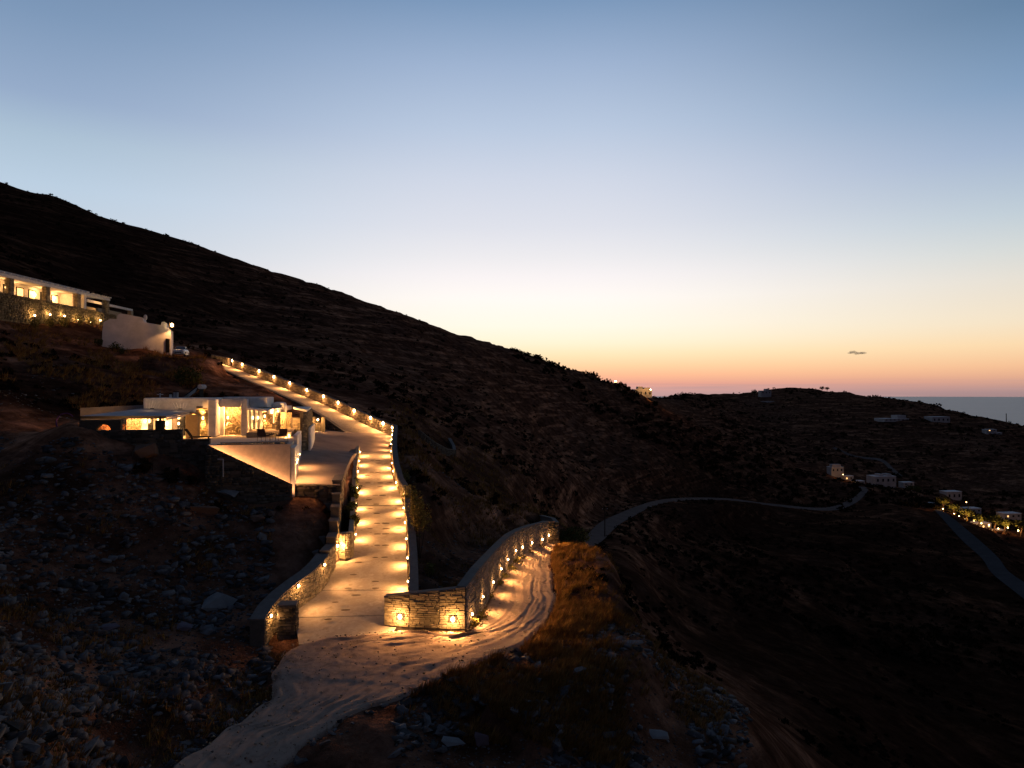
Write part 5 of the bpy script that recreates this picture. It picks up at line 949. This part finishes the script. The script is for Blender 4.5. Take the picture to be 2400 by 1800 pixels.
for px, py, d, s, mat, sc_, lab in [(520, 1402, 40, 1.9, m_pale, (1.1, .7, .35), 'large pale flat slab lying on the rubble left of the curved wall'), (437, 1424, 37, .95, m_pink, (1, .9, .5), 'angular violet grey slab on the rubble slope'), (335, 1190, 49.5, 1.9, m_brown, (1, .8, 1.1), 'big brownish boulder with a straight edge on the slope below the villa'),
    (605, 1250, 48, 1.1, m_brown, (1.1, .8, 1.2), 'warm brown square block above the curved wall'), (640, 1228, 49, .75, m_brown, (1, .9, 1.3), 'brown block just right of the square one'), (617, 1292, 46, .9, m_pale, (.8, .8, 1.3), 'pale upright block between the slope and the stepped wall'), (485, 1255, 47, 1.5, m_brown, (1.4, .4, .6), 'long narrow tan slab leaning down the slope'),
    (525, 1200, 50.5, 1.9, m_pale, (1.3, .7, .3), 'long grey slab below the sloping pool wall'), (262, 1440, 36, .9, m_pink, (1.2, .8, .7), 'pinkish broken rock in the middle of the rubble'), (20, 1625, 26, .95, m_pale, (.8, .8, 1.2), 'rounded pale rock at the left edge of the photo'), (560, 1168, 51, .7, m_pale, (1, .8, .6), 'small pale rock under the corner of the pool wall'),
    (1044, 1312, 46.5, 1.0, m_brown, (.7, .5, 1.6), 'reddish leaning slab in the gully behind the front wall'), (1060, 1770, 28.5, .9, m_pale, (1.4, .7, .4), 'pale slab at the bottom of the right bank'), (1130, 1768, 28.8, .9, m_pink, (.8, .6, 1.0), 'pointed rose grey rock at the bottom of the right bank'),
    (1480, 1580, 38, .9, m_pale, (1.6, .5, .35), 'thin pale slab on the ridge of the right bank'), (1540, 1725, 33, .95, m_pale, (1.2, .8, .4), 'broad grey slab low on the right bank'), (430, 1085+40, 53, 1.4, m_pale, (1.5, .8, .7), 'cluster stone pale against the dark bank below the pool')]:
    p = PX(px, d, 0); z = gz(p.x, p.y); o = bpy.data.objects.new('boulder' if s > 1 else 'rock', random.choice(ROCK).copy()); o.data.materials.clear(); o.data.materials.append(mat); COL.objects.link(o); o.location = (p.x, p.y, z+s*.18); o.scale = (s*sc_[0], s*sc_[1]*1.2, s*sc_[2]*1.6); o.rotation_euler = (.45, .1, random.uniform(-.5, .5)); tag(o, lab, 'rock')

# ------------------------------------------------------------------ poles, pipe, odds
def pole(px, d, hgt, label, name='power_pole', r_=.12, arm=True):
    p = PX(px, d, 0); z = gz(p.x, p.y); t_ = empty(name, (p.x, p.y, z)); tag(t_, label, 'pole'); MB().tube((p.x, p.y, z-.5), (p.x, p.y, z+hgt), r_, r_*.75, 8).build('shaft', m_bark, t_)
    if arm:
        MB().box((p.x, p.y, z+hgt-.4), (1.2, .1, .1), .4).build('crossarm', m_bark, t_)
        for s_ in (-.5, 0, .5): MB().tube((p.x+s_, p.y, z+hgt-.35), (p.x+s_, p.y, z+hgt-.12), .04, n=6).build('insulator', m_dusk, t_)
pole(1417, 150, 6.5, 'dark wooden pole beside the near end of the valley road'); pole(1268, 88, 3.4, 'left of two thin rods behind the end of the track wall', 'thin_post', .035, False); pole(1273, 88, 3.2, 'right of two thin rods behind the end of the track wall', 'thin_post', .035, False); pole(2358, 1080, 18, 'tall thin mast on the far right headland against the sea', 'mast', .7, False)
p = P(523, 1118, 49); z = gz(p.x, p.y); t_ = empty('bent_pipe', (p.x, p.y, z)); tag(t_, 'pale bent pipe sticking up before the sloping pool wall', 'pipe'); q = P(523, 1077, 49); MB().tube((p.x, p.y, max(z-.3, p.z)), q, .045, n=8).build('upright', m_roof, t_); MB().tube(q+Vector((.03, 0, 0)), q+Vector((-.38, 0, .02)), .045, n=8).build('elbow', m_roof, t_)
p = PX(158, 56, 0); z = gz(p.x, p.y)+.5; b = MB()
for k in range(15): a0, a1 = k*.27+.6, (k+1)*.27+.6; b.tube((p.x+.55*math.cos(a0), p.y-.05*k, z+.6*math.sin(a0)), (p.x+.55*math.cos(a1), p.y-.05*k-.05, z+.6*math.sin(a1)), .045, n=6)
tag(b.build('plastic_hoop', M('violet_plastic', (.07, .035, .12), .6)), 'curved violet plastic hoop lying on the dark slope left of the villa', 'hoop')

# ------------------------------------------------------------------ far buildings
m_farw = M('far_whitewash', (.34, .31, .30), .85, scale=.3)
def far_house(px, pyb, d, w, h, label, wins=3, lit=0, dep=None, blocks=(), rz=.15, cat='house', name='white_house'):
    p = P(px, pyb, d); zb = min(gz(p.x, p.y), p.z)-1.0; t_ = empty(name, p); tag(t_, label, cat); dep = dep or w*.6; ca, sa = math.cos(rz), math.sin(rz)
    T = lambda x, y, z: (p.x+x*ca-y*sa, p.y+x*sa+y*ca, p.z+z)
    wl = MB().hexa([(T(-w/2, 0, 0)[0], T(-w/2, 0, 0)[1], zb), (T(w/2, 0, 0)[0], T(w/2, 0, 0)[1], zb), (T(w/2, dep, 0)[0], T(w/2, dep, 0)[1], zb), (T(-w/2, dep, 0)[0], T(-w/2, dep, 0)[1], zb)], [T(-w/2, 0, h), T(w/2, 0, h), T(w/2, dep, h), T(-w/2, dep, h)]).build('wall', m_farw, t_)
    MB().box(T(0, dep/2, h+.13), (w+.3, dep+.3, .25), rz).build('roof', m_dusk, t_)
    for x, bw, bh in blocks: MB().box(T(x, dep/2, h+.26+bh/2), (bw, dep*.6, bh), rz).build('upper_block', m_farw, t_)
    for k in range(wins):
        x = -w/2+w*(k+.5)/wins; f = MB().box(T(x, -.03, h*.5), (w*.32/wins*1.1, .08, h*.4), rz).build('window', m_frame, t_); MB().box(T(x, -.09, h*.5), (w*.26/wins*1.1, .03, h*.34), rz).build('pane', m_glass_lit if k < lit else m_glass, f)
    return t_
far_house(1508, 930, 600, 15, 6.2, 'tall white house with a lit window alone on the saddle of the ridge', 4, 1, blocks=((-2, 4, 2.2), (4, 5, 1.4)))
far_house(1476, 929, 590, 9, 1.6, 'low annex wall glowing warmly left of the tall ridge house', 2, 2)
far_house(1802, 948, 1150, 26, 5, 'low white building on the slope under the headland summit', 5, 0); far_house(1796, 924, 1200, 18, 6, 'small pale house on the left shoulder of the headland summit', 3, 0, blocks=((3, 6, 3),)); far_house(2102, 987, 900, 34, 3, 'long low white house on the right headland with a raised block', 6, 0, blocks=((10, 12, 4),)); far_house(2206, 990, 910, 25, 7, 'single white box house on the right headland', 4, 0)
far_house(2325, 1011, 850, 13, 2.2, 'tiny white house near the right end of the headland', 2, 1); far_house(2342, 1018, 850, 8, 2, 'tiniest white house at the far right of the headland', 1, 0); far_house(1963, 1108, 590, 11, 4.5, 'white house with flat roof at the top of the hamlet by the road bend', 3, 0, blocks=((0, 8, 2),)); far_house(1990, 1126, 585, 8, 3.5, 'small white house stepping below the top hamlet house', 2, 1); far_house(2014, 1136, 580, 10, 2.8, 'low lit building right above the road bend', 3, 1)
far_house(2076, 1134, 590, 19, 6, 'wide white house in the middle of the valley right of the bend', 4, 0, blocks=((-2, 3, 1.5), (5, 4, 1.5))); far_house(2237, 1171, 600, 14, 6.5, 'square white house at the right of the valley', 3, 0); far_house(2305, 1240, 430, 11, 3.2, 'lit house under trees at the right of the valley', 3, 3); far_house(2283, 1202, 520, 12, 3, 'dark low building above the lit garden at the right', 3, 0)
far_house(2375, 1215, 470, 12, 3, 'low house with one lit window at the right edge behind the garden trees', 3, 1); far_house(2195, 1188, 540, 9, 2.6, 'small dim house left of the square white valley house', 2, 0); far_house(2130, 1138, 600, 10, 2.5, 'low wall like annex right of the wide valley house', 2, 0); far_house(2345, 1252, 420, 7, 2.2, 'tiny lit shed among the garden trees', 2, 2)
def tree(px, d, hgt, label, lit=False, group=None):
    p = PX(px, d, 0); z = gz(p.x, p.y); t_ = empty('tree', (p.x, p.y, z)); tag(t_, label, 'tree', group); MB().tube((p.x, p.y, z-.5), (p.x+.1*hgt, p.y, z+hgt*.55), hgt*.05, hgt*.03, 7).build('trunk', m_bark, t_)
    for a in range(3): MB().tube((p.x+.07*hgt, p.y, z+hgt*.4), (p.x+math.cos(a*2.1)*hgt*.28, p.y+math.sin(a*2.1)*hgt*.28, z+hgt*.72), hgt*.025, hgt*.01, 5).build('limb', m_bark, t_)
    V = leaf_cloud((p.x+.08*hgt, p.y, z+hgt*.72), hgt*.42, 420, hgt*.11, (1, 1, .62), seed=int(px)); npmesh('crown', V, np.arange(len(V)).reshape(-1, 4), m_leaf, t_)
tree(1767, 1200, 12, 'lone round tree left of the houses on the headland skyline'); tree(1926, 1240, 10, 'left tree of the pair on the right shoulder of the headland'); tree(1938, 1240, 9, 'right tree of the pair on the right shoulder of the headland')
for k, (px, d, h_) in enumerate([(2207, 445, 9), (2232, 440, 8), (2262, 430, 9), (2290, 415, 8), (2326, 400, 10), (2350, 395, 8), (2390, 380, 9), (2130, 560, 8), (2145, 565, 9)]): tree(px, d, h_, ORD[k]+' tree from the left in the hamlet gardens at the right' if k < 7 else ['left','right'][k-7]+' of two dark trees beside the wide valley house', group='trees in the right hamlet')
def far_lamp(px, py, d, e, label, s=.35, col=(1, .5, .15)):
    p = P(px, py, d); z = gz(p.x, p.y); zz = max(p.z, z+.8); t_ = empty('garden_lamp', (p.x, p.y, z)); tag(t_, label, 'garden lamp', 'far lamps'); MB().tube((p.x, p.y, z-.3), (p.x, p.y, zz), .06, n=6).build('post', m_frame, t_); MB().ball((p.x, p.y, zz+s), s, 8, 6).build('globe', m_lens_s, t_, smooth=True)
    l = bpy.data.lights.new('light_source', 'POINT'); l.energy = e*5; l.color = col; l.shadow_soft_size = .3; o = bpy.data.objects.new('light_source', l); COL.objects.link(o); o.location = (p.x, p.y-.8, zz+s*2+.5); o.parent = t_; o.matrix_parent_inverse = Matrix.Translation(t_.location).inverted()
for k, (px, py, d, e) in enumerate([(2210, 1204, 440, 700), (2236, 1211, 435, 700), (2262, 1218, 425, 900), (2283, 1222, 418, 900), (2318, 1232, 405, 1200), (2362, 1238, 390, 1100), (2386, 1245, 382, 900), (2265, 1178, 560, 400), (2248, 1214, 428, 500), (2300, 1228, 410, 700), (2340, 1240, 398, 500)]): far_lamp(px, py, d, e, (ORD[k]+' warm garden lamp from the left in the outer row of the right hamlet') if k < 7 else ['single pale lamp beside the square white house', 'left of the three inner garden lamps of the right hamlet', 'middle of the three inner garden lamps of the right hamlet', 'right of the three inner garden lamps of the right hamlet'][k-7], .3)
far_lamp(1443, 911, 575, 900, 'bright lamp on the ridge left of the tall ridge house', .9, (1, .7, .45)); far_lamp(1525, 915, 590, 1500, 'lamp lighting the right side of the tall ridge house', .5); far_lamp(1976, 1113, 575, 300, 'lamp on the top hamlet house by the road bend', .25)
# small dark cloud low over the sea
cl = empty('small_cloud', P(2012, 827, 9000)); cl['kind'] = 'structure'; b = MB()
for k in range(26): a = random.gauss(0, 1); q = P((2000 if k % 2 else 2021)+a*5.5, (827 if k % 2 else 828.4)+random.gauss(0, .9)-max(0, 1.5-abs(a))*1.1, 9000+random.uniform(-60, 60)); b.ball(q, 1, 8, 6, (random.uniform(20, 46), 30, random.uniform(8, 17)))
cm = bpy.data.materials.new('thin_cloud'); cm.use_nodes = True; tn = cm.node_tree; tn.nodes.remove(tn.nodes['Principled BSDF']); pv = tn.nodes.new('ShaderNodeVolumePrincipled'); pv.inputs['Density'].default_value = .011; pv.inputs['Color'].default_value = (.5, .42, .42, 1); tn.links.new(pv.outputs[0], tn.nodes['Material Output'].inputs['Volume'])
b.build('cloud', cm, cl, smooth=True)
